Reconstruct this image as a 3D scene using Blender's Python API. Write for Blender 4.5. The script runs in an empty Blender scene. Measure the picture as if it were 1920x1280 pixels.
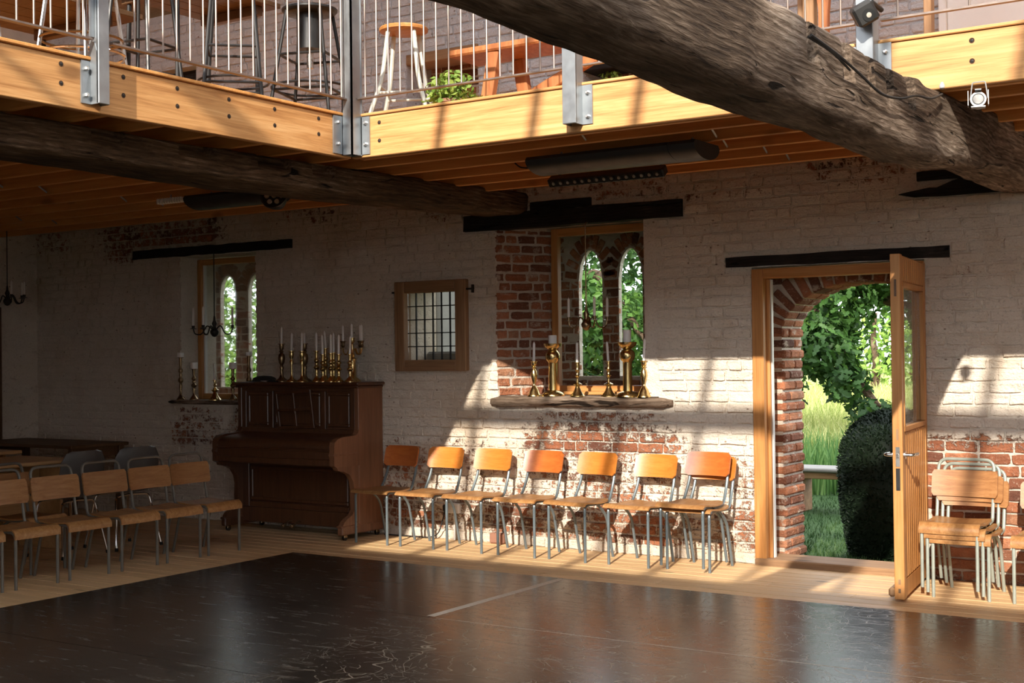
import bpy, math, random
from math import sin, cos, pi, radians, sqrt, atan2
from mathutils import Vector, Matrix, noise as mnoise
import numpy as np
random.seed(7)
C = bpy.context.scene
COL = C.collection

# ------------------------------------------------------------------ camera, sky, sun, exposure
YAW, PITCH, ROLL, FPX = radians(33.35), radians(0.60), radians(-0.69), 2488.0
def cam_axes():
    f0 = Vector((-sin(YAW), cos(YAW), 0)); r0 = Vector((cos(YAW), sin(YAW), 0)); u0 = Vector((0, 0, 1))
    f = f0*cos(PITCH) + u0*sin(PITCH); u = u0*cos(PITCH) - f0*sin(PITCH)
    r = r0*cos(ROLL) + u*sin(ROLL); up = u*cos(ROLL) - r0*sin(ROLL)
    return r, up, f
r_, up_, f_ = cam_axes()
cd = bpy.data.cameras.new('camera'); cam = bpy.data.objects.new('camera', cd); COL.objects.link(cam)
cd.sensor_width = 36; cd.lens = FPX/1920*36; cd.clip_end = 500; cd.clip_start = 0.05
m = Matrix((r_, up_, -f_)).transposed().to_4x4(); m.translation = (0, 0, 1.48); cam.matrix_world = m
C.camera = cam

SUN_DIR = Vector((-0.29, 1.0, -0.52)).normalized()
SUN_E, SKY_E, EXPO = 6.2, 3.6, 0.34
w = bpy.data.worlds.new('world'); C.world = w; w.use_nodes = True
bg = w.node_tree.nodes['Background']; bg.inputs[0].default_value = (0.90, 0.94, 1.0, 1); bg.inputs[1].default_value = SKY_E
sl = bpy.data.lights.new('sun', 'SUN'); so = bpy.data.objects.new('sun', sl); COL.objects.link(so)
sl.energy = SUN_E; sl.angle = radians(0.55); sl.color = (1.0, 0.915, 0.79)
so.rotation_euler = SUN_DIR.to_track_quat('-Z', 'Y').to_euler(); so.location = (3, -12, 12)
vs = C.view_settings; vs.view_transform = 'Standard'; vs.look = 'None'; vs.exposure = EXPO; vs.gamma = 1; vs.use_curve_mapping = False
C.cycles.max_bounces = 8; C.cycles.diffuse_bounces = 5; C.cycles.glossy_bounces = 3; C.cycles.transparent_max_bounces = 12
C.cycles.sample_clamp_indirect = 6.0; C.cycles.caustics_reflective = False; C.cycles.caustics_refractive = False

# ------------------------------------------------------------------ material helpers
class T:
    def __init__(s, name):
        s.m = bpy.data.materials.new(name); s.m.use_nodes = True
        s.t = s.m.node_tree; s.t.nodes.clear()
        s.out = s.t.nodes.new('ShaderNodeOutputMaterial')
    def n(s, typ, ins=None, **kw):
        nd = s.t.nodes.new('ShaderNode'+typ)
        for k, v in kw.items(): setattr(nd, k, v)
        if ins:
            for k, v in ins.items(): s.set(nd.inputs[k], v)
        return nd
    def set(s, sock, v):
        if isinstance(v, bpy.types.NodeSocket): s.t.links.new(v, sock)
        elif isinstance(v, bpy.types.Node): s.t.links.new(v.outputs[0], sock)
        else:
            if hasattr(sock.default_value, '__len__') and not isinstance(v, (int, float)) and len(v) == 3 and len(sock.default_value) == 4: v = (*v, 1)
            sock.default_value = v
    def math(s, op, a, b=0.0, clamp=False):
        nd = s.t.nodes.new('ShaderNodeMath'); nd.operation = op; nd.use_clamp = clamp
        s.set(nd.inputs[0], a); s.set(nd.inputs[1], b); return nd.outputs[0]
    def mix(s, f, a, b, blend='MIX'):
        nd = s.t.nodes.new('ShaderNodeMix'); nd.data_type = 'RGBA'; nd.blend_type = blend; nd.clamp_factor = True
        s.set(nd.inputs[0], f); s.set(nd.inputs[6], a); s.set(nd.inputs[7], b); return nd.outputs[2]
    def ramp(s, f, stops):
        nd = s.t.nodes.new('ShaderNodeValToRGB'); cr = nd.color_ramp
        while len(cr.elements) < len(stops): cr.elements.new(0.5)
        for e, (p, c) in zip(cr.elements, stops):
            e.position = p; e.color = (*c, 1) if len(c) == 3 else c
        s.set(nd.inputs[0], f); return nd.outputs[0]
    def mapr(s, v, a, b, c=0.0, d=1.0, smooth=True):
        nd = s.t.nodes.new('ShaderNodeMapRange'); nd.clamp = True
        if smooth: nd.interpolation_type = 'SMOOTHSTEP'
        for i, x in enumerate((v, a, b, c, d)): s.set(nd.inputs[i], x)
        return nd.outputs[0]
    def noise(s, vec, scale, detail=4, rough=0.55, dist=0.0):
        return s.n('TexNoise', {'Vector': vec, 'Scale': scale, 'Detail': detail, 'Roughness': rough, 'Distortion': dist}).outputs[0]
    def scaled(s, vec, sc):
        return s.n('Mapping', {'Vector': vec, 'Scale': sc}).outputs[0]
    def pos(s): return s.n('NewGeometry').outputs['Position']
    def obj(s): return s.n('TexCoord').outputs['Object']
    def rnd(s): return s.n('ObjectInfo').outputs['Random']
    def attr(s, name): return s.n('Attribute', attribute_name=name).outputs['Fac']
    def bump(s, h, strength=0.3, dist=0.01):
        return s.n('Bump', {'Height': h, 'Strength': strength, 'Distance': dist}).outputs[0]
    def finish(s, color, rough=0.6, metal=0.0, normal=None, spec=0.5, **extra):
        p = s.n('BsdfPrincipled', {'Base Color': color, 'Roughness': rough, 'Metallic': metal, 'Specular IOR Level': spec})
        if normal is not None: s.set(p.inputs['Normal'], normal)
        for k, v in extra.items(): s.set(p.inputs[k.replace('_', ' ')], v)
        s.t.links.new(p.outputs[0], s.out.inputs[0]); return s.m

def plain(name, col, rough=0.6, metal=0.0, var=0.12, scale=8, spec=0.5, bump=0.0):
    t = T(name); o = t.obj()
    n = t.noise(o, scale, 4)
    c = t.mix(n, tuple(x*(1-var) for x in col), tuple(min(1, x*(1+var)) for x in col))
    nb = t.bump(t.noise(o, scale*6, 4), bump, 0.003) if bump else None
    rr = t.mapr(n, 0.3, 0.7, max(0.02, rough-0.06), min(1, rough+0.06))
    return t.finish(c, rr, metal, nb, spec)

def wood(name, dark, mid, light, axis=0, rough=0.5, scale=1.0, contrast=1.0, knots=True, bump=0.15, spec=0.4, vary=0.25, coat=0.0):
    t = T(name); o = t.obj(); r = t.rnd()
    off = t.n('CombineXYZ', {0: t.math('MULTIPLY', r, 7.3), 1: t.math('MULTIPLY', r, 3.7), 2: t.math('MULTIPLY', r, 5.1)}).outputs[0]
    v = t.n('VectorMath', {0: o, 1: off}, operation='ADD').outputs[0]
    sc = [9*scale]*3; sc[axis] = 0.7*scale
    sc2 = [70*scale]*3; sc2[axis] = 2.0*scale
    a = t.noise(t.scaled(v, sc), 1.6, 5, 0.6, 0.8)
    b = t.noise(t.scaled(v, sc2), 1.5, 3, 0.6, 0.2)
    f = t.math('ADD', t.math('MULTIPLY', a, 0.68), t.math('MULTIPLY', b, 0.32))
    lo, hi = 0.5-0.2/contrast, 0.5+0.2/contrast
    c = t.ramp(t.mapr(f, lo, hi, 0, 1, False), [(0.0, dark), (0.5, mid), (1.0, light)])
    if knots:
        ks = [2.6*scale]*3; ks[axis] = 1.3*scale
        vo = t.n('TexVoronoi', {'Vector': t.scaled(v, ks), 'Scale': 1.0}).outputs['Distance']
        c = t.mix(t.mapr(vo, 0.05, 0.14, 0.75, 0.0), c, tuple(x*0.45 for x in dark))
    c = t.mix(t.mapr(r, 0, 1, 0, vary, False), c, tuple(x*0.55 for x in mid))
    p = t.finish(c, t.mapr(b, 0.3, 0.7, rough-0.06, rough+0.08), 0, t.bump(b, bump, 0.004), spec)
    if coat:
        pr = [n for n in t.t.nodes if n.type == 'BSDF_PRINCIPLED'][0]
        pr.inputs['Coat Weight'].default_value = coat; pr.inputs['Coat Roughness'].default_value = 0.27
    return p

def old_timber(name, cols, rough=0.9, axis=1, strength=0.9, dist=0.02):
    t = T(name); p = t.pos()
    sc = [6.0]*3; sc[axis] = 1.6
    big = t.noise(t.scaled(p, [1.5, 0.8, 1.5]), 1.3, 4, 0.6)
    wav = t.n('TexWave', {'Vector': t.scaled(p, [1.2 if i == axis else 6.5 for i in range(3)]), 'Scale': 1.6, 'Distortion': 14.0, 'Detail': 4, 'Detail Scale': 0.7, 'Detail Roughness': 0.62}, wave_type='BANDS', bands_direction='Z').outputs['Fac']
    fine = t.noise(t.scaled(p, [5 if i == axis else 55 for i in range(3)]), 1.3, 5, 0.65, 0.7)
    f = t.math('ADD', t.math('ADD', t.math('MULTIPLY', big, 0.55), t.math('MULTIPLY', wav, 0.07)), t.math('MULTIPLY', fine, 0.45))
    c = t.ramp(t.mapr(f, 0.38, 0.70, 0, 1, False), [(0.0, cols[0]), (0.35, cols[1]), (0.7, cols[2]), (1.0, cols[3])])
    crack = t.mapr(t.noise(t.scaled(p, [2.2 if i == axis else 16 for i in range(3)]), 1.0, 3, 0.5, 1.2), 0.30, 0.36, 0.0, 1.0)
    c = t.mix(crack, tuple(x*0.4 for x in cols[0]), c)
    h = t.math('ADD', t.math('ADD', t.math('MULTIPLY', wav, 0.16), t.math('MULTIPLY', fine, 0.8)), t.math('MULTIPLY', crack, 0.9))
    return t.finish(c, rough, 0, t.bump(h, strength, dist), 0.2)

def brick_material(name, wash_bias, wash=(0.75, 0.66, 0.555), base_mult=1.0, is_mortar=False, painted=None, regional=True):
    """lime-washed brick: the wash is worn off in places (a real mark of the wall), brick colour from the 'tint' attribute"""
    t = T(name); p = t.pos()
    sep = t.n('SeparateXYZ', {0: p}); X, Y, Z = sep.outputs
    n1 = t.noise(p, 1.3, 3, 0.55); n2 = t.noise(p, 17, 4, 0.62); n3 = t.noise(p, 70, 3, 0.65)
    tint = t.attr('tint') if not is_mortar else n1
    if is_mortar:
        base = t.mix(n2, (0.40*base_mult, 0.335*base_mult, 0.27*base_mult), (0.66*base_mult, 0.585*base_mult, 0.50*base_mult))
    else:
        base = t.ramp(tint, [(0.0, (0.085, 0.040, 0.030)), (0.25, (0.19, 0.072, 0.042)), (0.55, (0.33, 0.122, 0.060)), (0.85, (0.43, 0.178, 0.092)), (1.0, (0.30, 0.18, 0.11))])
        base = t.mix(t.mapr(n2, 0.35, 0.75, 0.0, 0.55), base, (0.15, 0.065, 0.042))
        base = t.mix(t.mapr(n3, 0.55, 0.75, 0.0, 0.5), base, (0.52, 0.40, 0.30))
    if painted is not None:
        wash = painted
    wcol = t.mix(t.noise(t.scaled(p, [1, 1, 2.2]), 2.6, 5, 0.6), tuple(x*0.80 for x in wash), wash)
    wcol = t.mix(t.mapr(t.noise(p, 0.9, 4, 0.6), 0.52, 0.72, 0, 0.55), wcol, (wash[0]*0.86, wash[1]*0.80, wash[2]*0.74))
    wcol = t.mix(t.mapr(t.noise(t.scaled(p, [1, 1, 0.7]), 1.7, 5, 0.65), 0.50, 0.70, 0, 0.6), wcol, (wash[0]*0.70, wash[1]*0.62, wash[2]*0.52))
    wcol = t.mix(t.mapr(n3, 0.575, 0.71, 0, 0.55), wcol, tuple(x*0.42 for x in wash))
    vor = t.n('TexVoronoi', {'Vector': t.scaled(p, [1, 1, 1.5]), 'Scale': 11.0, 'Randomness': 1.0}).outputs['Distance']
    pit = t.math('MULTIPLY', t.mapr(vor, 0.07, 0.13, 1, 0), t.mapr(n1, 0.40, 0.54, 0, 0.85))
    wcol = t.mix(pit, wcol, (wash[0]*0.30, wash[1]*0.22, wash[2]*0.17))
    m = t.math('ADD', t.math('MULTIPLY', n2, 0.8), t.math('MULTIPLY', n1, 0.55))
    m = t.math('ADD', m, t.math('MULTIPLY', n3, 0.45))
    bias = wash_bias
    if regional:
        low = t.math('ADD', t.mapr(Z, 1.0, 0.70, 0.0, -0.20), t.mapr(Z, 0.46, 0.28, 0, -0.07))                     # wash rubbed away low down, where chairs and people touch
        right = t.math('MULTIPLY', t.mapr(X, -2.85, -2.45, 0, 1), t.mapr(Z, 1.05, 0.75, 0, -0.46))
        under = t.math('MULTIPLY', t.math('MULTIPLY', t.mapr(X, -5.75, -5.5, 0, 1), t.mapr(X, -4.1, -4.5, 0, 1)), t.math('MULTIPLY', t.mapr(Z, 0.70, 0.8, 0, 1), t.mapr(Z, 1.1, 1.06, 0, -0.19)))
        top = t.math('MULTIPLY', t.mapr(Z, 2.50, 2.62, 0, -0.26), t.mapr(n1, 0.42, 0.56, 0.1, 1))
        leftlow = t.math('MULTIPLY', t.mapr(X, -7.0, -7.6, 0, 1), t.mapr(Z, 1.1, 0.5, 0, 0.22))
        topleft = t.math('MULTIPLY', t.math('MULTIPLY', t.mapr(X, -10.9, -10.2, 0, 1), t.mapr(X, -8.7, -9.1, 0, 1)), t.math('MULTIPLY', t.mapr(Z, 2.36, 2.48, 0, -0.22), t.mapr(Z, 2.9, 2.6, 0.4, 1)))
        lsill = t.math('MULTIPLY', t.math('MULTIPLY', t.mapr(X, -9.75, -9.4, 0, 1), t.mapr(X, -8.2, -8.5, 0, 1)), t.math('MULTIPLY', t.mapr(Z, 0.55, 0.72, 0, 1), t.mapr(Z, 1.08, 1.0, 0, -0.26)))
        foot = t.mapr(Z, 0.10, 0.03, 0, 0.35)
        for q in (low, right, under, top, leftlow, topleft, lsill, foot): bias = t.math('ADD', bias, q)
    k = t.mapr(t.math('ADD', m, bias), 0.82, 0.97, 0, 1)
    if is_mortar: k = t.math('MAXIMUM', k, 0.25 if regional else 0.0)
    col = t.mix(k, base, wcol)
    if not regional and painted is None:
        smear = t.mapr(t.noise(t.scaled(p, [1, 1, 1.6]), 7.5, 5, 0.7), 0.56, 0.66, 0, 0.8)
        col = t.mix(smear, col, t.mix(n2, (0.36, 0.28, 0.21), (0.60, 0.50, 0.41)))
    lump = t.noise(t.scaled(p, [1, 1, 1.8]), 8.0, 4, 0.6)
    stain = t.mapr(Z, 0.05, 0.45, 0.35, 0.0)
    col = t.mix(t.math('MULTIPLY', stain, n1), col, (0.20, 0.14, 0.09))
    h = t.math('ADD', t.math('ADD', t.math('MULTIPLY', n2, 0.55), t.math('MULTIPLY', lump, 1.3)), t.math('ADD', t.math('MULTIPLY', n3, 0.35), t.math('MULTIPLY', k, 0.45)))
    return t.finish(col, 0.92, 0, t.bump(h, 1.0, 0.020), 0.15)

MAT = {}
MAT['brick'] = brick_material('limewashed_brick', 0.27)
MAT['mortar'] = brick_material('limewashed_mortar', 0.36, is_mortar=True)
MAT['bare_brick'] = brick_material('bare_red_brick', -0.42, regional=False)
MAT['bare_mortar'] = brick_material('bare_mortar', -0.30, is_mortar=True, regional=False)
MAT['grey_brick'] = brick_material('grey_painted_brick', 0.62, painted=(0.60, 0.61, 0.635), regional=False)
MAT['grey_mortar'] = brick_material('grey_painted_mortar', 0.62, painted=(0.56, 0.57, 0.595), is_mortar=True, regional=False)
MAT['pine_x'] = wood('pine_x', (0.40, 0.175, 0.055), (0.62, 0.315, 0.115), (0.76, 0.44, 0.19), 0, 0.55, 1.0, 1.35, vary=0.1, bump=0.3)
MAT['pine_y'] = wood('pine_y', (0.40, 0.175, 0.055), (0.62, 0.315, 0.115), (0.76, 0.44, 0.19), 1, 0.55, 1.0, 1.35, vary=0.1, bump=0.3)
MAT['joist'] = wood('joist_pine', (0.54, 0.215, 0.055), (0.74, 0.34, 0.10), (0.84, 0.45, 0.165), 0, 0.6, 1.0, 1.0, vary=0.25)
MAT['deck'] = wood('deck_underside', (0.46, 0.165, 0.038), (0.60, 0.24, 0.06), (0.68, 0.30, 0.09), 1, 0.6, 1.0, 0.8, vary=0.1)
MAT['floor'] = wood('pine_floor', (0.48, 0.29, 0.135), (0.70, 0.455, 0.23), (0.82, 0.57, 0.33), 0, 0.5, 1.4, 0.9, vary=0.3)
MAT['oak_z'] = wood('oak_z', (0.30, 0.125, 0.034), (0.50, 0.225, 0.068), (0.63, 0.32, 0.12), 2, 0.45, 1.2, 0.9, knots=False, vary=0.15)
MAT['oak_x'] = wood('oak_x', (0.30, 0.125, 0.034), (0.50, 0.225, 0.068), (0.63, 0.32, 0.12), 0, 0.45, 1.2, 0.9, knots=False, vary=0.15)
MAT['old_oak_z'] = wood('aged_oak_z', (0.17, 0.09, 0.045), (0.30, 0.17, 0.085), (0.42, 0.26, 0.14), 2, 0.65, 1.2, 1.0, vary=0.2)
MAT['old_oak_x'] = wood('aged_oak_x', (0.17, 0.09, 0.045), (0.30, 0.17, 0.085), (0.42, 0.26, 0.14), 0, 0.65, 1.2, 1.0, vary=0.2)
MAT['ply'] = wood('honey_ply', (0.50, 0.145, 0.02), (0.64, 0.21, 0.033), (0.74, 0.29, 0.06), 0, 0.36, 3.0, 0.8, knots=False, vary=0.3, coat=0.9)
MAT['ply_red'] = wood('red_brown_ply', (0.36, 0.085, 0.015), (0.50, 0.13, 0.025), (0.58, 0.19, 0.04), 0, 0.34, 3.0, 0.8, knots=False, vary=0.2, coat=0.9)
MAT['ply_seat'] = wood('worn_ply', (0.24, 0.10, 0.03), (0.38, 0.18, 0.06), (0.52, 0.29, 0.12), 1, 0.42, 2.4, 1.1, knots=False, vary=0.3, coat=0.2)
MAT['ply_old'] = wood('old_brown_ply', (0.21, 0.085, 0.028), (0.34, 0.155, 0.055), (0.44, 0.23, 0.09), 0, 0.40, 2.6, 1.0, knots=False, vary=0.3, coat=0.25)
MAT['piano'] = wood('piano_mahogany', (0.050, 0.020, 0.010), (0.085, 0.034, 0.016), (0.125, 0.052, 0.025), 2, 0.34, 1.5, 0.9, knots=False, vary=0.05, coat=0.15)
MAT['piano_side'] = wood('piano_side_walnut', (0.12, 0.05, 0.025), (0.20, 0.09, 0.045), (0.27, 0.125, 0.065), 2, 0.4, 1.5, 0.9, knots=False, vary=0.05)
MAT['table'] = wood('birch_table', (0.38, 0.20, 0.08), (0.52, 0.30, 0.13), (0.62, 0.39, 0.19), 1, 0.45, 1.3, 0.8, knots=False)
MAT['dark_wood'] = wood('dark_brown_wood', (0.07, 0.035, 0.016), (0.115, 0.06, 0.028), (0.16, 0.085, 0.042), 0, 0.5, 1.2, 0.9, knots=False)
MAT['red_wood'] = wood('reddish_bench_wood', (0.24, 0.075, 0.025), (0.40, 0.145, 0.05), (0.52, 0.23, 0.09), 2, 0.55, 1.5, 1.0, knots=False)
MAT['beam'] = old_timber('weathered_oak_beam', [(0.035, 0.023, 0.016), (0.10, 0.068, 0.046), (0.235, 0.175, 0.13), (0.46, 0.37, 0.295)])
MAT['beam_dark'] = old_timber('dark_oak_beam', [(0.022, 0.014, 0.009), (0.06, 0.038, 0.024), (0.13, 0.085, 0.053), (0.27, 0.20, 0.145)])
MAT['charred'] = old_timber('charred_timber', [(0.006, 0.005, 0.005), (0.012, 0.010, 0.009), (0.022, 0.018, 0.016), (0.05, 0.042, 0.036)], 0.75, 0, 0.6, 0.01)
MAT['sill_oak'] = old_timber('sill_oak', [(0.06, 0.038, 0.025), (0.14, 0.095, 0.065), (0.25, 0.18, 0.13), (0.38, 0.29, 0.22)], 0.85, 0, 0.8, 0.01)
MAT['galv'] = plain('galvanised_steel', (0.34, 0.365, 0.385), 0.42, 0.75, 0.22, 14)
MAT['raw_steel'] = plain('raw_steel_rod', (0.27, 0.215, 0.185), 0.42, 0.7, 0.25, 20)
MAT['bolt'] = plain('zinc_bolt', (0.72, 0.72, 0.70), 0.3, 0.9, 0.1)
MAT['hole'] = plain('drilled_hole', (0.05, 0.025, 0.012), 0.9)
MAT['tube'] = plain('blue_grey_paint', (0.125, 0.155, 0.168), 0.33, 0.25, 0.12, 10, 0.6)
MAT['tube_green'] = plain('sage_grey_paint', (0.29, 0.315, 0.27), 0.45, 0.2, 0.25, 16, 0.5)
MAT['chrome'] = plain('chrome', (0.82, 0.82, 0.82), 0.1, 1.0, 0.03)
MAT['steel_h'] = plain('brushed_steel', (0.70, 0.69, 0.66), 0.24, 1.0, 0.08)
MAT['grey_plastic'] = plain('grey_plastic_shell', (0.085, 0.082, 0.080), 0.42, 0, 0.05, 4)
MAT['black'] = plain('black_metal', (0.014, 0.014, 0.014), 0.42, 0, 0.1, 10)
MAT['black_matt'] = plain('black_powder_coat', (0.022, 0.021, 0.020), 0.5, 0, 0.1, 10)
MAT['dark_steel'] = plain('dark_steel', (0.024, 0.023, 0.023), 0.42, 0.35, 0.2, 18)
MAT['rubber'] = plain('black_rubber', (0.012, 0.012, 0.012), 0.8)
MAT['white_paint'] = plain('white_enamel', (0.78, 0.77, 0.74), 0.35, 0, 0.05)
MAT['grey_enamel'] = plain('pale_grey_enamel', (0.27, 0.275, 0.275), 0.35, 0, 0.05)
MAT['clear_bulb'] = plain('clear_bulb', (0.55, 0.55, 0.55), 0.08, 0.3, 0.02)
MAT['tube_bronze'] = plain('worn_bronze_tube', (0.165, 0.155, 0.135), 0.42, 0.35, 0.25, 16)
MAT['cream_paint'] = plain('chipped_cream_paint', (0.56, 0.57, 0.50), 0.5, 0.1, 0.25, 22)
MAT['candle'] = plain('white_wax', (0.90, 0.87, 0.83), 0.5, 0, 0.03)
MAT['brass'] = plain('polished_brass', (0.70, 0.52, 0.24), 0.22, 1.0, 0.12, 12)
MAT['dark_brass'] = plain('tarnished_brass', (0.27, 0.185, 0.10), 0.3, 0.95, 0.2, 14)
MAT['iron'] = plain('wrought_iron', (0.030, 0.026, 0.022), 0.5, 0.5, 0.2, 20)
MAT['white_plastic'] = plain('white_plastic', (0.74, 0.72, 0.68), 0.4)
MAT['terracotta'] = plain('terracotta', (0.27, 0.13, 0.085), 0.85, 0, 0.2, 20)
MAT['lens'] = plain('lamp_lens', (0.55, 0.50, 0.42), 0.12, 0.2, 0.1)
MAT['stone'] = plain('grey_stone', (0.20, 0.19, 0.175), 0.9, 0, 0.3, 12, 0.3, 0.4)
MAT['render'] = plain('pale_render', (0.62, 0.58, 0.52), 0.9, 0, 0.15, 5, 0.2, 0.3)
MAT['dull_render'] = plain('weathered_render', (0.17, 0.16, 0.145), 0.9, 0, 0.35, 3, 0.2, 0.3)
MAT['plaster'] = brick_material('left_wall_limewash', 0.45, is_mortar=True, regional=False)
MAT['roof'] = wood('roof_boarding', (0.26, 0.15, 0.07), (0.38, 0.23, 0.12), (0.46, 0.30, 0.17), 0, 0.7)
MAT['tape'] = plain('worn_grey_tape', (0.52, 0.44, 0.35), 0.6, 0, 0.3, 9)
MAT['paper'] = plain('paper', (0.72, 0.70, 0.65), 0.8)
MAT['ivory'] = plain('ivory_keys', (0.70, 0.64, 0.52), 0.4)

def glass_mat(name, tint=(0.93, 0.95, 0.94), refl=0.6):
    t = T(name)
    tr = t.n('BsdfTransparent', {0: (*tint, 1)}); gl = t.n('BsdfGlossy', {'Color': (1, 1, 1, 1), 'Roughness': 0.02})
    fr = t.n('Fresnel', {'IOR': 1.5}); f = t.math('MULTIPLY', fr.outputs[0], refl)
    mx = t.n('MixShader', {0: f, 1: tr.outputs[0], 2: gl.outputs[0]})
    t.t.links.new(mx.outputs[0], t.out.inputs[0]); return t.m
MAT['glass'] = glass_mat('window_glass')

def mat_vinyl():
    t = T('scuffed_black_vinyl'); p = t.pos()
    warp = t.n('VectorMath', {0: p, 1: t.n('VectorMath', {0: t.n('TexNoise', {'Vector': p, 'Scale': 1.7, 'Detail': 2}).outputs['Color'], 'Scale': 1.1}, operation='SCALE').outputs[0]}, operation='ADD').outputs[0]
    def scr(scale, wd, seed):
        v = t.n('VectorMath', {0: warp, 1: (seed, seed*1.7, 0)}, operation='ADD').outputs[0]
        e = t.n('TexVoronoi', {'Vector': v, 'Scale': scale}, feature='DISTANCE_TO_EDGE').outputs['Distance']
        ln = t.mapr(e, 0.0, wd, 1, 0)
        return t.math('MULTIPLY', ln, t.mapr(t.noise(v, scale*0.8, 3, 0.6), 0.48, 0.60, 0, 1))
    s = t.math('MAXIMUM', t.math('MAXIMUM', scr(1.2, 0.005, 1.3), scr(2.8, 0.010, 4.1)), t.math('MAXIMUM', scr(5.5, 0.020, 9.2), scr(8.5, 0.026, 6.4)))
    s = t.math('MULTIPLY', s, t.mapr(t.n('SeparateXYZ', {0: p}).outputs[0], -4.8, -4.2, 0.04, 1))  # scuffs thinned on the left: edge of the lit wall's reflection painted in
    cloud = t.noise(p, 0.9, 5, 0.6); streak = t.noise(t.scaled(p, [1.6, 9, 1]), 2.2, 6, 0.72, 0.6); fine = t.noise(t.scaled(p, [5, 24, 1]), 2.0, 4, 0.7, 0.8)
    c = t.mix(t.mapr(cloud, 0.35, 0.68, 0, 1), (0.013, 0.0115, 0.010), (0.034, 0.028, 0.023))
    c = t.mix(t.mapr(streak, 0.46, 0.72, 0, 0.7), c, (0.095, 0.076, 0.057))
    c = t.mix(t.mapr(fine, 0.55, 0.75, 0, 0.3), c, (0.12, 0.095, 0.07))
    c = t.mix(t.math('MULTIPLY', s, 0.75), c, (0.36, 0.29, 0.20))
    rr = t.mapr(t.math('ADD', t.math('MULTIPLY', streak, 0.6), t.math('MULTIPLY', s, 0.4)), 0.2, 0.6, 0.20, 0.40)
    return t.finish(c, rr, 0, t.bump(t.math('ADD', streak, t.math('MULTIPLY', fine, 0.5)), 0.10, 0.006), 0.6)
MAT['vinyl'] = mat_vinyl()

def mat_leaf(name, a, b, c, trans=0.35):
    t = T(name); f = t.attr('tint')
    col = t.ramp(f, [(0.0, a), (0.5, b), (1.0, c)])
    d = t.n('BsdfDiffuse', {0: col}); tr = t.n('BsdfTranslucent', {0: col}); g = t.n('BsdfGlossy', {0: (0.3, 0.32, 0.3, 1), 'Roughness': 0.5})
    m1 = t.n('MixShader', {0: trans, 1: d.outputs[0], 2: tr.outputs[0]}); m2 = t.n('MixShader', {0: 0.05, 1: m1.outputs[0], 2: g.outputs[0]})
    t.t.links.new(m2.outputs[0], t.out.inputs[0]); return t.m
MAT['oak_leaf'] = mat_leaf('oak_leaf', (0.018, 0.048, 0.012), (0.048, 0.115, 0.024), (0.13, 0.24, 0.045))
MAT['lime_leaf'] = mat_leaf('bright_leaf', (0.06, 0.12, 0.02), (0.16, 0.28, 0.05), (0.34, 0.46, 0.10))
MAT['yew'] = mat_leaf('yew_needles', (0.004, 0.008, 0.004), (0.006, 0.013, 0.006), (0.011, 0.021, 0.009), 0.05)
MAT['iris'] = mat_leaf('iris_blade', (0.05, 0.12, 0.03), (0.10, 0.21, 0.055), (0.18, 0.30, 0.09), 0.3)
MAT['hay'] = mat_leaf('meadow_blade', (0.20, 0.26, 0.06), (0.36, 0.40, 0.13), (0.58, 0.56, 0.26), 0.3)
MAT['lawn'] = mat_leaf('lawn_blade', (0.018, 0.045, 0.014), (0.036, 0.08, 0.024), (0.07, 0.12, 0.04), 0.2)
def mat_ground():
    t = T('meadow_ground'); p = t.pos(); Y = t.n('SeparateXYZ', {0: p}).outputs[1]
    n = t.noise(t.scaled(p, [1, 3, 1]), 1.4, 5, 0.65); nn = t.noise(p, 9, 4, 0.6)
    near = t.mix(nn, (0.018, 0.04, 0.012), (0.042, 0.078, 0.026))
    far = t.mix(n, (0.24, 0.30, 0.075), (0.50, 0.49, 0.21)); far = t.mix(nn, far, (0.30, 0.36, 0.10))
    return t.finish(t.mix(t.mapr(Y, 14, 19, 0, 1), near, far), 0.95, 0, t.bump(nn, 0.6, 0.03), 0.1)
MAT['ground'] = mat_ground()

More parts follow.
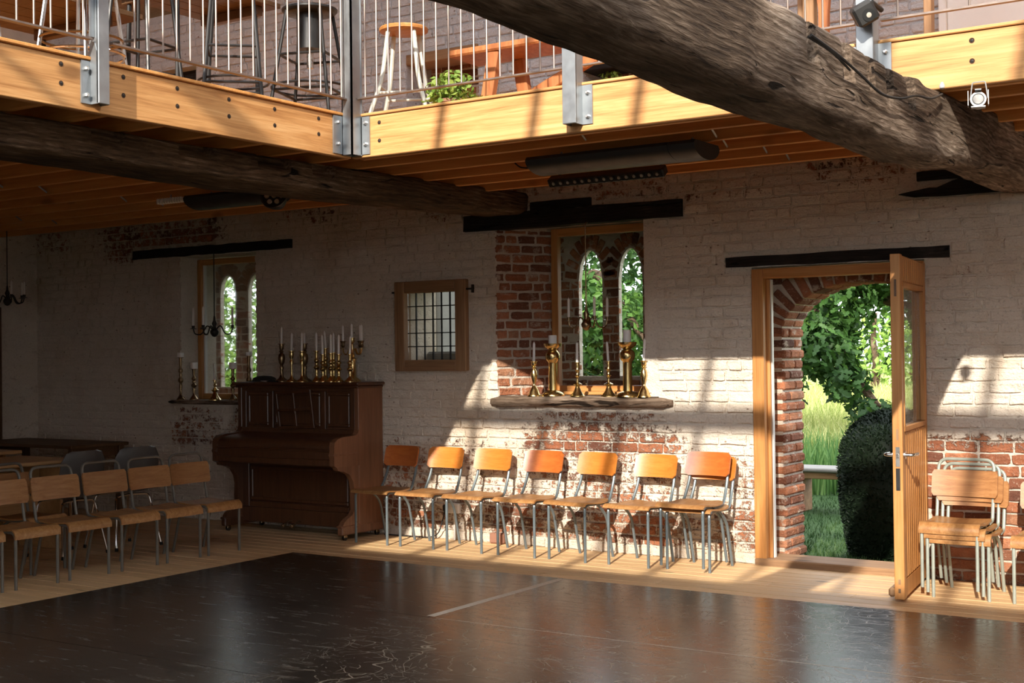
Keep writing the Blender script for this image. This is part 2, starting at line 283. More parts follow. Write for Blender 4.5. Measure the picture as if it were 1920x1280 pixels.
# ------------------------------------------------------------------ mesh helpers
ORG = {}
class MB:
    def __init__(s): s.v = []; s.f = []; s.tint = []
    def add(s, vs, fs, tint=None):
        o = len(s.v); s.v += [tuple(x) for x in vs]; s.f += [tuple(i+o for i in f) for f in fs]
        s.tint += [0.5 if tint is None else tint]*len(vs); return s
    def xf(s, vs, M): return [tuple(M @ Vector(v)) for v in vs]
    def box(s, x0, x1, y0, y1, z0, z1, bev=0.0, M=None, tint=None):
        if bev <= 0:
            vs = [(x, y, z) for z in (z0, z1) for y in (y0, y1) for x in (x0, x1)]
            fs = [(0, 2, 3, 1), (4, 5, 7, 6), (0, 1, 5, 4), (2, 6, 7, 3), (0, 4, 6, 2), (1, 3, 7, 5)]
        else:
            b = min(bev, (x1-x0)*.49, (y1-y0)*.49, (z1-z0)*.49); vs = []; idx = {}
            X = (x0, x1); Y = (y0, y1); Z = (z0, z1); sg = (1, -1)
            for i in (0, 1):
                for j in (0, 1):
                    for k in (0, 1):
                        for a in range(3):
                            p = [X[i]+sg[i]*b, Y[j]+sg[j]*b, Z[k]+sg[k]*b]; p[a] = (X, Y, Z)[a][(i, j, k)[a]]
                            idx[i, j, k, a] = len(vs); vs.append(tuple(p))
            fs = []
            def q(l): fs.append(tuple(l))
            for a in range(3):
                o1, o2 = [(1, 2), (2, 0), (0, 1)][a]
                for sd in (0, 1):
                    loop = []
                    for (u, w_) in ((0, 0), (1, 0), (1, 1), (0, 1)):
                        c = [0, 0, 0]; c[a] = sd; c[o1] = u; c[o2] = w_; loop.append(idx[c[0], c[1], c[2], a])
                    q(loop if sd else loop[::-1])
            for a in range(3):          # edges along axis a
                o1, o2 = [(1, 2), (2, 0), (0, 1)][a]
                for u in (0, 1):
                    for w_ in (0, 1):
                        c0 = [0, 0, 0]; c0[o1] = u; c0[o2] = w_; c1 = list(c0); c1[a] = 1
                        l = [idx[(*c0, o1)], idx[(*c1, o1)], idx[(*c1, o2)], idx[(*c0, o2)]]
                        q(l if (u == w_) == False else l[::-1])
            for i in (0, 1):
                for j in (0, 1):
                    for k in (0, 1):
                        l = [idx[i, j, k, 0], idx[i, j, k, 1], idx[i, j, k, 2]]
                        q(l if (i+j+k) % 2 else l[::-1])
        if M is not None: vs = s.xf(vs, M)
        return s.add(vs, fs, tint)
    def tube(s, pts, r, n=8, cap=True, M=None, tint=None):
        pts = [Vector(p) for p in pts]; N = len(pts); rs = r if isinstance(r, (list, tuple)) else [r]*N
        vs = []; fs = []; prev = None
        for i, p in enumerate(pts):
            d = (pts[min(i+1, N-1)]-pts[max(i-1, 0)])
            if d.length < 1e-9: d = Vector((0, 0, 1))
            d.normalize()
            if prev is None:
                a = Vector((0, 0, 1)) if abs(d.z) < 0.9 else Vector((1, 0, 0)); u = d.cross(a).normalized()
            else:
                u = (prev - d*prev.dot(d))
                u = u.normalized() if u.length > 1e-6 else d.orthogonal().normalized()
            prev = u; v_ = d.cross(u)
            for k in range(n):
                an = 2*pi*k/n; vs.append(tuple(p+(u*cos(an)+v_*sin(an))*rs[i]))
        for i in range(N-1):
            for k in range(n):
                a = i*n+k; b = i*n+(k+1) % n; fs.append((a, b, b+n, a+n))
        if cap: fs.append(tuple(range(n))[::-1]); fs.append(tuple(range((N-1)*n, N*n)))
        if M is not None: vs = s.xf(vs, M)
        return s.add(vs, fs, tint)
    def lathe(s, prof, c=(0, 0, 0), n=16, M=None):
        vs = []; fs = []; P = len(prof)
        for (r, z) in prof:
            for k in range(n):
                a = 2*pi*k/n; vs.append((c[0]+max(r, 1e-4)*cos(a), c[1]+max(r, 1e-4)*sin(a), c[2]+z))
        for i in range(P-1):
            for k in range(n):
                a = i*n+k; b = i*n+(k+1) % n; fs.append((a, b, b+n, a+n))
        fs.append(tuple(range(n))[::-1]); fs.append(tuple(range((P-1)*n, P*n)))
        if M is not None: vs = s.xf(vs, M)
        return s.add(vs, fs)
    def prism(s, pts, axis, a0, a1, M=None, tint=None):
        """2-D outline extruded along axis; for axis 0 pts=(y,z), 1 pts=(x,z), 2 pts=(x,y)"""
        def P(p, a): return {0: (a, p[0], p[1]), 1: (p[0], a, p[1]), 2: (p[0], p[1], a)}[axis]
        n = len(pts); vs = [P(p, a0) for p in pts]+[P(p, a1) for p in pts]
        fs = [tuple(range(n)), tuple(range(n, 2*n))[::-1]]+[(i, i+n, (i+1) % n+n, (i+1) % n) for i in range(n)]
        if M is not None: vs = s.xf(vs, M)
        return s.add(vs, fs, tint)
    def sheet(s, rows, th):
        """thick sheet from a grid of points (rows of equal length), thickness along approximate normals"""
        R = len(rows); Cn = len(rows[0]); g = [[Vector(p) for p in r] for r in rows]; nv = []
        for i in range(R):
            for j in range(Cn):
                du = g[i][min(j+1, Cn-1)]-g[i][max(j-1, 0)]; dv = g[min(i+1, R-1)][j]-g[max(i-1, 0)][j]
                nv.append(du.cross(dv).normalized() if du.cross(dv).length > 1e-12 else Vector((0, 0, 1)))
        vs = [g[i][j] for i in range(R) for j in range(Cn)]; vs += [vs[k]-nv[k]*th for k in range(R*Cn)]
        o = R*Cn; fs = []
        for i in range(R-1):
            for j in range(Cn-1):
                a = i*Cn+j; fs.append((a, a+1, a+Cn+1, a+Cn)); fs.append((o+a, o+a+Cn, o+a+Cn+1, o+a+1))
        bd = [j for j in range(Cn)]+[i*Cn+Cn-1 for i in range(1, R)]+[(R-1)*Cn+j for j in range(Cn-2, -1, -1)]+[i*Cn for i in range(R-2, 0, -1)]
        for k in range(len(bd)):
            a, b = bd[k], bd[(k+1) % len(bd)]; fs.append((a, a+o, b+o, b))
        return s.add(vs, fs)
    def build(s, name, mat, parent=None, smooth=True, ang=38, fix=True, kind=None):
        me = bpy.data.meshes.new(name)
        off = ORG.get(parent.name, Vector((0, 0, 0))) if parent is not None else Vector((0, 0, 0))
        vs = s.v if off.length == 0 else [(x-off.x, y-off.y, z-off.z) for x, y, z in s.v]
        me.from_pydata(vs, [], s.f)
        if smooth and fix and len(s.f) < 20000:
            import bmesh
            bm = bmesh.new(); bm.from_mesh(me); bmesh.ops.recalc_face_normals(bm, faces=bm.faces); bm.to_mesh(me); bm.free()
        at = me.attributes.new('tint', 'FLOAT', 'POINT'); at.data.foreach_set('value', s.tint)
        if smooth:
            me.shade_smooth(); me.set_sharp_from_angle(angle=radians(ang))
        me.materials.append(MAT[mat] if isinstance(mat, str) else mat)
        o = bpy.data.objects.new(name, me); COL.objects.link(o)
        if parent is not None: o.parent = parent; ORG[o.name] = off
        if kind: o['kind'] = kind
        return o

def tag(o, label=None, cat=None, group=None, kind=None):
    if label: o['label'] = label
    if cat: o['category'] = cat
    if group: o['group'] = group
    if kind: o['kind'] = kind
    return o
def thing(name, label, cat, loc=(0, 0, 0), group=None, kind=None):
    o = bpy.data.objects.new(name, None); COL.objects.link(o); o.empty_display_size = 0.1
    o.location = loc; ORG[o.name] = Vector(loc)
    return tag(o, label, cat, group, kind)
def copy_tree(o, parent=None):
    c = o.copy(); COL.objects.link(c)
    if parent is not None: c.parent = parent
    for ch in list(o.children): copy_tree(ch, c)
    return c
def place(src, first, loc, rz, label, group=None):
    o = src if first else copy_tree(src)
    o.location = loc; o.rotation_euler = (0, 0, rz); o['label'] = label
    if group: o['group'] = group
    return o
def fillet(pts, rad, k=4):
    out = [Vector(pts[0])]
    for i in range(1, len(pts)-1):
        p = Vector(pts[i]); a = Vector(pts[i-1])-p; b = Vector(pts[i+1])-p
        r = min(rad, a.length*.45, b.length*.45); A = p+a.normalized()*r; B = p+b.normalized()*r
        for j in range(k+1):
            t = j/k; out.append(A*(1-t)**2+p*2*t*(1-t)+B*t*t)
    out.append(Vector(pts[-1])); return out
def smoothc(pts, sub=4):
    pts = [Vector(p) for p in pts]; out = []
    for i in range(len(pts)-1):
        p0 = pts[max(i-1, 0)]; p1 = pts[i]; p2 = pts[i+1]; p3 = pts[min(i+2, len(pts)-1)]
        for j in range(sub):
            t = j/sub
            out.append(0.5*((2*p1)+(p2-p0)*t+(2*p0-5*p1+4*p2-p3)*t*t+(3*p1-p0-3*p2+p3)*t**3))
    out.append(pts[-1]); return out
def RZ(loc, rz): return Matrix.Translation(loc) @ Matrix.Rotation(rz, 4, 'Z')

# ------------------------------------------------------------------ ground and floor
g = MB(); g.box(-90, 90, -60, 160, -0.40, -0.07); tag(g.build('ground', 'ground', smooth=False), kind='structure')
fl = MB().box(-11.7, 6.1, -2.4, 8.71, -0.065, -0.022).build('floor', 'dark_wood', smooth=False); tag(fl, kind='structure')
BW = 0.136
rows = [7.515+BW*i for i in range(9)] + [7.515-BW*i for i in range(1, 30)]
for y in rows:
    wide = y > 7.4
    x = -11.55+random.uniform(-1.5, 0); xe = 0.6 if wide else -6.6
    while x < xe:
        L = random.uniform(2.2, 4.2); a, b = max(x, -11.55), min(x+L, xe)
        if b-a > 0.05:
            dz = random.uniform(-0.0015, 0.0)
            MB().box(a+0.001, b-0.001, y+0.0026, min(y+BW-0.0026, 8.70), -0.022, dz, 0.003).build('floorboard', 'floor', fl, smooth=False)
        x += L
# ------------------------------------------------------------------ brick laying
def rect_sub(x0, x1, z0, z1, holes):
    segs = [(x0, x1)]; zc0, zc1 = z0, z1
    for h in holes:
        hx0, hx1, hz0, hz1 = h
        if min(z1, hz1)-max(z0, hz0) > 0.30*(z1-z0):
            ns = []
            for a, b in segs:
                if hx1 <= a or hx0 >= b: ns.append((a, b)); continue
                if a < hx0: ns.append((a, hx0))
                if b > hx1: ns.append((hx1, b))
            segs = ns
        else:
            if hx0 < x1 and hx1 > x0: # trim slightly in z so nothing pokes into the opening
                if hz0 < z1 <= hz1 and hz0 > z0: zc1 = min(zc1, max(hz0, z0+0.02))
                if hz0 <= z0 < hz1 and hz1 < z1: zc0 = max(zc0, min(hz1, z1-0.02))
    return segs, zc0, zc1
def brick_mesh(mb, a, b, z0, z1, depth, M, proud=None, bev=0.0055, tint=None, jit=0.004):
    """front faces towards local -y at y=-proud; x along the wall"""
    pr = random.uniform(0.0, 0.012) if proud is None else proud
    j = lambda: random.uniform(-jit, jit)
    c = 0.002+random.random()*0.006; mx, mz = (a+b)/2, (z0+z1)/2; q1, q3 = a+(b-a)*.3, a+(b-a)*.7
    ol = [(a+c, z0), (q1, z0), (q3, z0), (b-c, z0), (b, z0+c), (b, mz), (b, z1-c), (b-c, z1), (q3, z1), (q1, z1), (a+c, z1), (a, z1-c), (a, mz), (a, z0+c)]
    ol = [(x+j(), z+j()) for x, z in ol]; n = len(ol)
    fr = [(x+(bev if x < mx-.001 else -bev if x > mx+.001 else 0)*.9, -pr+j()*.6, z+(bev if z < mz else -bev)*.9) for x, z in ol]
    md = [(x, -pr+bev*.8, z) for x, z in ol]; bk = [(x, depth, z) for x, z in ol]
    vs = [M @ Vector(p) for p in fr+md+bk]
    fs = [tuple(range(n))]
    for o in (0, n):
        for i in range(n): fs.append((o+i, o+n+i, o+n+(i+1) % n, o+(i+1) % n))
    mb.add(vs, fs, random.betavariate(1.7, 1.7) if tint is None else tint)
CH = 0.0755
def lay(x0, x1, z0, z1, holes, M=Matrix.Identity(4), depth=0.03, off=0.0, short=0.0, gap=0.013):
    """returns list of (centre world, fn) bricks"""
    out = []; nrow = int(math.ceil((z1-z0)/CH)); 
    for r in range(nrow):
        a0 = z0+r*CH; b0 = min(a0+CH-gap, z1)
        if b0-a0 < 0.02: continue
        x = x0-random.uniform(0, 0.2); k = random.random() > 0.5
        while x < x1:
            L = random.choice((0.215, 0.215, 0.105, 0.21, 0.20)) if not short else random.choice((0.105, 0.16, 0.2))
            segs, c0, c1 = rect_sub(max(x, x0), min(x+L-gap, x1), a0, b0, holes)
            for a, b in segs:
                if b-a > 0.028 and c1-c0 > 0.02:
                    out.append((M @ Vector(((a+b)/2, 0, (c0+c1)/2)), (a, b, c0, c1, depth, M)))
            x += L
    return out
def build_bricks(parent, bl, mat, single, stuffname='brick_course'):
    """bricks with single(centre) true become parts, the rest one stuff part"""
    st = MB(); n = 0
    for c, args in bl:
        if single is not None and single(c) and n < 298:
            mb = MB(); brick_mesh(mb, *args); mb.build('brick', mat, parent, smooth=False); n += 1
        else: brick_mesh(st, *args)
    if st.v: st.build(stuffname, mat, parent, smooth=False, kind='stuff')
    return n
def slab_with_holes(mb, x0, x1, z0, z1, y0, y1, holes):
    xs = sorted({x0, x1, *[min(max(h[i], x0), x1) for h in holes for i in (0, 1)]}); zs = sorted({z0, z1, *[min(max(h[i], z0), z1) for h in holes for i in (2, 3)]})
    def solid(i, k):
        if i < 0 or k < 0 or i >= len(xs)-1 or k >= len(zs)-1: return False
        cx, cz = (xs[i]+xs[i+1])/2, (zs[k]+zs[k+1])/2
        return not any(h[0] < cx < h[1] and h[2] < cz < h[3] for h in holes)
    for i in range(len(xs)-1):
        for k in range(len(zs)-1):
            if not solid(i, k): continue
            a, b, c, d = xs[i], xs[i+1], zs[k], zs[k+1]
            q = [(a, y0, c), (b, y0, c), (b, y0, d), (a, y0, d), (a, y1, c), (b, y1, c), (b, y1, d), (a, y1, d)]
            fs = [(0, 1, 2, 3), (5, 4, 7, 6)]
            if not solid(i-1, k): fs.append((4, 0, 3, 7))
            if not solid(i+1, k): fs.append((1, 5, 6, 2))
            if not solid(i, k-1): fs.append((4, 5, 1, 0))
            if not solid(i, k+1): fs.append((3, 2, 6, 7))
            mb.add(q, fs)

WY = 8.70
H_DOOR = (-3.71, -2.505, -0.1, 2.075); H_MID = (-5.865, -4.45, 1.155, 2.50); H_SM = (-6.80, -6.21, 1.42, 2.04); H_LEFT = (-9.45, -8.48, 1.095, 2.44)
H_N1 = (-6.75, -6.02, 3.0, 3.93); H_N2 = (-5.05, -4.45, 3.05, 3.66); H_SL = (-9.72, -9.22, 3.6, 4.22)
HOLES = [H_DOOR, H_MID, H_SM, H_LEFT, H_N1, H_N2, H_SL]
# jambs, ends of timbers: no bricks where a timber is bedded
TIMB = [(-10.11, -8.02, 2.44, 2.535), (-6.18, -4.22, 2.46, 2.605), (-5.55, -4.98, 2.60, 2.675), (-3.91, -2.33, 2.075, 2.165), (-2.66, -1.0, 2.47, 2.60), (-6.9, -6.12, 1.33, 2.12), (-5.93, -4.32, 1.07, 1.165)]
wm = MB(); slab_with_holes(wm, -11.65, 6.1, -0.07, 2.95, WY+0.009, 9.15, HOLES)
wall_back = tag(wm.build('wall_back', 'mortar', smooth=False), kind='structure')
wu = MB(); slab_with_holes(wu, -11.65, 6.1, 2.95, 4.75, WY+0.009, 9.15, HOLES)
wall_upper = tag(wu.build('wall_back_upper', 'grey_mortar', smooth=False), kind='structure')
BACKM = Matrix.Translation((0, WY+0.004, 0))
bl = lay(-11.56, -0.8, 0.0, 2.92, HOLES+TIMB, BACKM)
# splayed brick jamb of the middle window
sdir = Vector((0.27, 0.45, 0)).normalized(); snor = Vector((0.857, -0.514, 0))
SM = Matrix(((sdir.x, -snor.x, 0, -5.865), (sdir.y, -snor.y, 0, WY), (0, 0, 1, 0), (0, 0, 0, 1)))
sp = lay(0.0, 0.53, 1.165, 2.47, [], SM, depth=0.05, short=1, gap=0.019)
near = sorted([b for b in bl if -4.25 < b[0].x < -1.84], key=lambda b: (b[0]-Vector((0, 0, 1.48))).length)[:298]
nk = {id(b) for b in near}
st = MB(); n = 0
for b in bl:
    if id(b) in nk:
        mb = MB(); brick_mesh(mb, *b[1]); mb.build('brick', 'brick', wall_back, smooth=False)
    else: brick_mesh(st, *b[1])
st.build('brick_course', 'brick', wall_back, smooth=False, kind='stuff')
jw = tag(MB().prism([(-5.867, WY+0.004), (-5.60, 9.149), (-5.867, 9.149)], 2, 1.155, 2.50).build('wall_window_jamb', 'bare_mortar', smooth=False), kind='structure')
build_bricks(jw, sp, 'bare_brick', lambda c: True)
bu = lay(-11.56, -0.8, 2.955, 4.7, HOLES+[(-6.95, -5.9, 3.93, 4.0)], BACKM)
build_bricks(wall_upper, bu, 'grey_brick', lambda c: -6.6 < c.x < -4.6 and 3.2 < c.z < 4.05)

# outer leaf of the wall: door arch
ARC = dict(cx=-3.02, a=0.577, zs=1.60, r=0.36)
def arch_z(x):
    u = (x-ARC['cx'])/ARC['a']
    return ARC['zs']+ARC['r']*sqrt(max(0, 1-u*u)) if abs(u) < 1 else None
ow = MB(); xl = ARC['cx']-ARC['a']; xr_ = -2.46
ow.box(-3.70, xl-0.008, 8.985, 9.36, -0.07, 2.08)
N = 26
for i in range(N):
    xa, xb = [min(xr_, ARC['cx']-(ARC['a']+0.012)*cos(pi*k/N)) for k in (i, i+1)]
    za, zb = [ARC['zs']+(ARC['r']+0.014)*sin(pi*k/N) for k in (i, i+1)]
    if xb-xa < 1e-4: continue
    ow.add([(xa, 8.985, za), (xb, 8.985, zb), (xb, 8.985, 2.08), (xa, 8.985, 2.08), (xa, 9.36, za), (xb, 9.36, zb), (xb, 9.36, 2.08), (xa, 9.36, 2.08)], [(0, 1, 2, 3), (5, 4, 7, 6), (4, 5, 1, 0), (3, 2, 6, 7)])
wo = tag(ow.build('wall_outer', 'bare_mortar', smooth=False), kind='structure')
for r in range(22):
    z = 0.0+r*CH; fr = random.uniform(0.0, 0.016); d1 = 0.105 if r % 2 else 0.215
    if z < 1.75:
        for (ya, yb) in ((8.978, 8.978+d1), (8.978+d1+0.011, 9.35)):
            MB().box(-3.70, xl+0.002+fr+random.uniform(0, .008), ya, yb, z+random.uniform(0,.003), z+CH-0.015, 0.012, tint=random.betavariate(1.7, 1.7)).build('brick', 'bare_brick', wo, smooth=False)
nv = 19
for i in range(nv):
    ph = pi-(pi)*(i+0.5)/nv*0.94
    ex = Vector((ARC['cx']+ARC['a']*cos(ph), 0, ARC['zs']+ARC['r']*sin(ph)))
    nn = Vector((cos(ph)/ARC['a'], 0, sin(ph)/ARC['r'])).normalized(); tt = Vector((nn.z, 0, -nn.x))
    if ex.x > -2.5: continue
    dth = pi/nv*0.94; arc = sqrt((ARC['a']*sin(ph))**2+(ARC['r']*cos(ph))**2)*dth
    Mx = Matrix(((tt.x, 0, nn.x, ex.x), (0, 1, 0, 0), (tt.z, 0, nn.z, ex.z), (0, 0, 0, 1)))
    for (ya, yb) in ((8.972, 9.17), (9.182, 9.35)):
        MB().box(-arc/2+0.006, arc/2-0.006, ya, yb, 0.0, random.uniform(0.17, 0.2), 0.008, Mx, tint=random.betavariate(2.0, 2.6)).build('arch_brick', 'bare_brick', wo, smooth=False)
for r in range(21, 28):           # courses above the haunch
    z = r*CH
    for k in range(3):
        xa = -3.70+k*0.115; 
        az = arch_z(xa+0.11); lim = (az or ARC['zs'])+0.24-k*0.02
        if z > lim and z+CH < 2.09: MB().box(xa, xa+0.104, 8.976, 9.06, z, z+CH-0.012, 0.007, tint=random.random()*.8).build('brick', 'bare_brick', wo, smooth=False)

# lancet leaves behind the windows
def lancet_z(x, L):
    xl_, xr, zb, zs, za = L; c = (xl_+xr)/2; h = (xr-xl_)/2; u = abs(x-c)/h
    return zs+(za-zs)*sqrt(max(0, 1-u**1.7)) if u < 1 else None
def lancet_wall(x0, x1, z0, z1, y0, y1, LS, mat):
    mb = MB(); xs = {x0, x1}
    for L in LS:
        for i in range(13): xs.add(L[0]+(L[1]-L[0])*i/12)
    xs = sorted(x for x in xs if x0 <= x <= x1)
    for a, b in zip(xs, xs[1:]):
        L = next((L for L in LS if L[0] < (a+b)/2 < L[1]), None)
        if L is None: mb.box(a, b, y0, y1, z0, z1); continue
        za, zb2 = lancet_z(a, L) or L[3], lancet_z(b, L) or L[3]
        mb.box(a, b, y0, y1, z0, L[2])
        mb.add([(a, y0, za), (b, y0, zb2), (b, y0, z1), (a, y0, z1), (a, y1, za), (b, y1, zb2), (b, y1, z1), (a, y1, z1)], [(0, 1, 2, 3), (5, 4, 7, 6), (4, 5, 1, 0), (3, 2, 6, 7), (0, 3, 7, 4), (1, 5, 6, 2)])
    o = tag(mb.build('wall_outer', mat, smooth=False), kind='structure')
    hl = [(L[0]-0.002, L[1]+0.002, L[2], L[3]) for L in LS]
    hr = [(L[0]-0.14, L[1]+0.14, L[3], L[4]+0.16) for L in LS]
    b = lay(x0+0.01, x1-0.01, z0, z1, hl+hr, Matrix.Translation((0, y0, 0)), short=1)
    build_bricks(o, b, 'bare_brick', lambda c: True)
    for L in LS:
        c = (L[0]+L[1])/2; h = (L[1]-L[0])/2
        for i in range(11):
            ph = pi*(i+0.5)/11; R = (h+0.012, L[4]-L[3]+0.012)
            ex = Vector((c+R[0]*cos(ph), 0, L[3]+R[1]*sin(ph))); nn = Vector((cos(ph)*0.9, 0, sin(ph))).normalized(); tt = Vector((nn.z, 0, -nn.x))
            Mx = Matrix(((tt.x, 0, nn.x, ex.x), (0, 1, 0, 0), (tt.z, 0, nn.z, ex.z), (0, 0, 0, 1)))
            MB().box(-0.027, 0.027, y0-0.012, y0+0.05, 0.005, 0.12, 0.006, Mx, tint=random.betavariate(2, 2)).build('arch_brick', 'bare_brick', o, smooth=False)
    return o
lancet_wall(-6.3, -4.5, 0.9, 2.9, 9.60, 9.65, [(-5.640, -5.415, 1.30, 2.10, 2.35), (-5.260, -5.04, 1.30, 2.10, 2.35)], 'bare_mortar')
lancet_wall(-10.6, -8.6, 0.9, 2.9, 9.50, 9.55, [(-9.745, -9.54, 1.20, 2.14, 2.31), (-9.36, -9.15, 1.20, 2.14, 2.31)], 'bare_mortar')
# cavity linings so daylight only comes through the lancets
for (a, b, z0, z1, y1) in ((-6.3, -4.5, 0.9, 2.9, 9.60), (-10.6, -8.6, 0.9, 2.9, 9.50)):
    mb = MB(); mb.box(a, a+0.05, 9.15, y1, z0, z1); mb.box(b-0.05, b, 9.15, y1, z0, z1); mb.box(a, b, 9.15, y1, z0, z0+0.2); mb.box(a, b, 9.15, y1, z1-0.3, z1)
    tag(mb.build('wall_cavity', 'bare_mortar', smooth=False), kind='structure')
# niche backs on the gallery and behind the small leaded window
mb = MB(); mb.box(-6.9, -5.9, 9.06, 9.16, 2.95, 4.0); nb = tag(mb.build('wall_niche', 'bare_mortar', smooth=False), kind='structure')
build_bricks(nb, lay(-6.9, -5.9, 2.98, 3.95, [], Matrix.Translation((0, 9.06, 0)), short=1), 'bare_brick', lambda c: True)
mb = MB(); mb.box(-5.2, -4.3, 9.06, 9.16, 2.95, 3.8); nb = tag(mb.build('wall_niche', 'bare_mortar', smooth=False), kind='structure')
build_bricks(nb, lay(-5.2, -4.3, 2.98, 3.75, [], Matrix.Translation((0, 9.06, 0)), short=1), 'bare_brick', lambda c: True)
tag(MB().box(-8.3, -7.36, 9.95, 10.25, -0.07, 2.9, 0.02).build('wall_buttress', 'dull_render', smooth=False), kind='structure')
tag(MB().box(-6.80, -6.21, 9.0, 9.14, 1.40, 1.52, 0.02).build('trim_1', 'stone', smooth=False), kind='structure')
mb = MB().box(-9.75, -9.345, 8.85, 8.90, 3.55, 4.3); mb.box(-9.275, -9.2, 8.85, 8.90, 3.55, 4.3); tag(mb.build('wall_niche', 'charred', smooth=False), kind='structure')
# the other walls and the roof (rafters and a long rooflight on the sun side)
tag(MB().box(-11.75, -11.56, -2.5, 9.15, -0.07, 4.75).build('wall_left', 'plaster', smooth=False), kind='structure')
tag(MB().box(6.0, 6.2, -2.5, 9.15, -0.07, 4.75).build('wall_right', 'render', smooth=False), kind='structure')
mb = MB(); slab_with_holes(mb, -11.75, 6.2, -0.07, 4.72, -2.55, -2.3, [(0.3, 5.6, -0.05, 3.4)])  # added opening behind the camera, for fill light on the back wall
tag(mb.build('wall_front', 'render', smooth=False), kind='structure')
rz = lambda y: 7.0+y
def roof_strip(y0, y1, x0, x1, back=False):
    f = rz if not back else (lambda y: 10.2-(y-3.2)*0.93)
    return MB().prism([(y0, f(y0)), (y1, f(y1)), (y1, f(y1)+0.14), (y0, f(y0)+0.14)], 0, x0, x1)
tag(roof_strip(-2.9, -1.99, -12, 6.5).build('roof', 'roof', smooth=False), kind='structure')
tag(roof_strip(0.55, 3.2, -12, 6.5).build('roof', 'roof', smooth=False), kind='structure')
tag(roof_strip(-1.99, 0.55, -12, -7.6).build('roof', 'roof', smooth=False), kind='structure')
tag(roof_strip(-1.99, 0.55, 5.2, 6.5).build('roof', 'roof', smooth=False), kind='structure')
for (a, b, c, d) in ((3.2, 4.6, -12, 6.5), (7.2, 9.2, -12, 6.5), (4.6, 7.2, -12, -5.6), (4.6, 7.2, 3.5, 6.5)):  # the gap left in the back slope is added, for sky fill
    tag(roof_strip(a, b, c, d, True).build('roof', 'roof', smooth=False), kind='structure')
for xx in (-11.75, 6.0):
    tag(MB().prism([(-2.5, 4.6), (9.15, 4.6), (3.2, 10.25)], 0, xx, xx+0.2).build('wall_gable', 'render', smooth=False), kind='structure')
rl = thing('rooflight_frame', None, None, (0, 0, 7), kind='structure')
for k in range(-9, 10):
    x = -1.30+0.655*k
    if -7.6 < x < 5.2: MB().prism([(-1.99, rz(-1.99)), (0.55, rz(0.55)), (0.55, rz(0.55)+0.12), (-1.99, rz(-1.99)+0.12)], 0, x-0.024, x+0.024).build('rafter', 'roof', rl, smooth=False)
MB().box(-7.6, 5.2, -1.02, -0.88, 5.96, 6.08).build('purlin', 'roof', rl, smooth=False)
MB().box(-4.35, -3.2, -1.43, -1.40, 5.58, 5.62).build('glazing_bar', 'roof', rl, smooth=False)

# ------------------------------------------------------------------ gallery: deck, joists, fascias
ceil = tag(MB().box(-11.56, -5.31, -2.3, WY+0.3, 2.92, 2.955).box(-5.31, 6.0, 6.29, WY+0.3, 2.92, 2.955).build('ceiling', 'deck', smooth=False), kind='structure')
JY = [6.64+0.37*k for k in range(5)]; JL = [6.27-0.37*k for k in range(0, 20)]
for y in JY: MB().box(-11.56, 6.0, y-0.0225, y+0.0225, 2.70, 2.92, 0.003).build('joist', 'joist', ceil, smooth=False)
for y in JL: MB().box(-11.56, -5.33, y-0.0225, y+0.0225, 2.70, 2.92, 0.003).build('joist', 'joist', ceil, smooth=False)
MB().box(-5.28, 6.0, 6.335, 6.38, 2.70, 2.92, 0.003).build('joist', 'joist', ceil, smooth=False)
def strut(x, y, dy=0.37):
    mb = MB()
    for s in (0, 1):
        z0, z1 = (2.715, 2.90) if s == 0 else (2.90, 2.715)
        p = [(x+s*0.02, y+0.02, z0), (x+s*0.02, y+dy-0.02, z1)]
        mb.tube(p, 0.007, 4)
    mb.build('herringbone_strut', 'galv', ceil)
for xs_, ys_ in ((-7.0, JL[3:0:-1]), (-9.4, JL[4:0:-1]), (-8.2, JL[2:0:-1])):
    for y in ys_: strut(xs_, y)
for x, ys_ in ((-8.2, (6.64, 7.01, 7.38)), (-10.0, (6.64, 7.01, 7.38)), (-6.7, (7.01, 7.38, 7.75)), (-3.2, (6.64, 7.38, 7.75)), (-3.85, (6.27,)), (-3.3, (7.01,))):
    for y in ys_: strut(x, y)
fas = []
def fascia(x0, x1, y0, y1, mat, label):
    o = MB().box(x0, x1, y0, y1, 2.70, 2.947, 0.004).build('fascia_board', mat, None, smooth=False); return tag(o, label, 'fascia board', kind='structure')
fL = fascia(-5.335, -5.29, -2.3, 6.27, 'pine_y', 'long pine fascia board of the side gallery, sunlit and studded with bolt pairs')
fB = fascia(-5.29, -1.965, 6.27, 6.315, 'pine_x', 'sunlit pine fascia board of the far gallery above the black heater')
fR = fascia(-1.955, 6.0, 6.27, 6.315, 'pine_x', 'short sunlit pine fascia board beyond the old beam, above the white spotlight')
tag(MB().box(-5.38, -5.275, -2.3, 6.26, 2.949, 2.968, 0.004).build('trim_2', 'joist', smooth=False), kind='structure')
tag(MB().box(-5.275, 6.0, 6.258, 6.36, 2.949, 2.966, 0.004).build('trim_3', 'pine_x', smooth=False), kind='structure')
def bolthead(p, ax, parent):
    mb = MB(); mb2 = MB()
    R = Matrix.Rotation(pi/2, 4, 'Y') if ax == 0 else Matrix.Rotation(pi/2, 4, 'X')
    M = Matrix.Translation(p) @ R
    mb.lathe([(0.013, -0.0006), (0.013, 0.0010)], n=12, M=M); h = mb.build('bolt_hole', 'hole', parent)
    mb2.lathe([(0.0065, 0), (0.0065, 0.003), (0.004, 0.004)], n=6, M=M).build('bolt', 'dark_steel', h, smooth=False)
for y in (4.128, 4.505, 4.862, 5.236, 5.595, 5.97): 
    for z in (2.905, 2.812): bolthead((-5.29, y, z), 0, fL)
for x, zz in ((-5.07, (2.90, 2.79)),):
    for z in zz: bolthead((x, 6.27, z), 1, fB)
for z in (2.905, 2.81): bolthead((-1.57, 6.27, z), 1, fR)

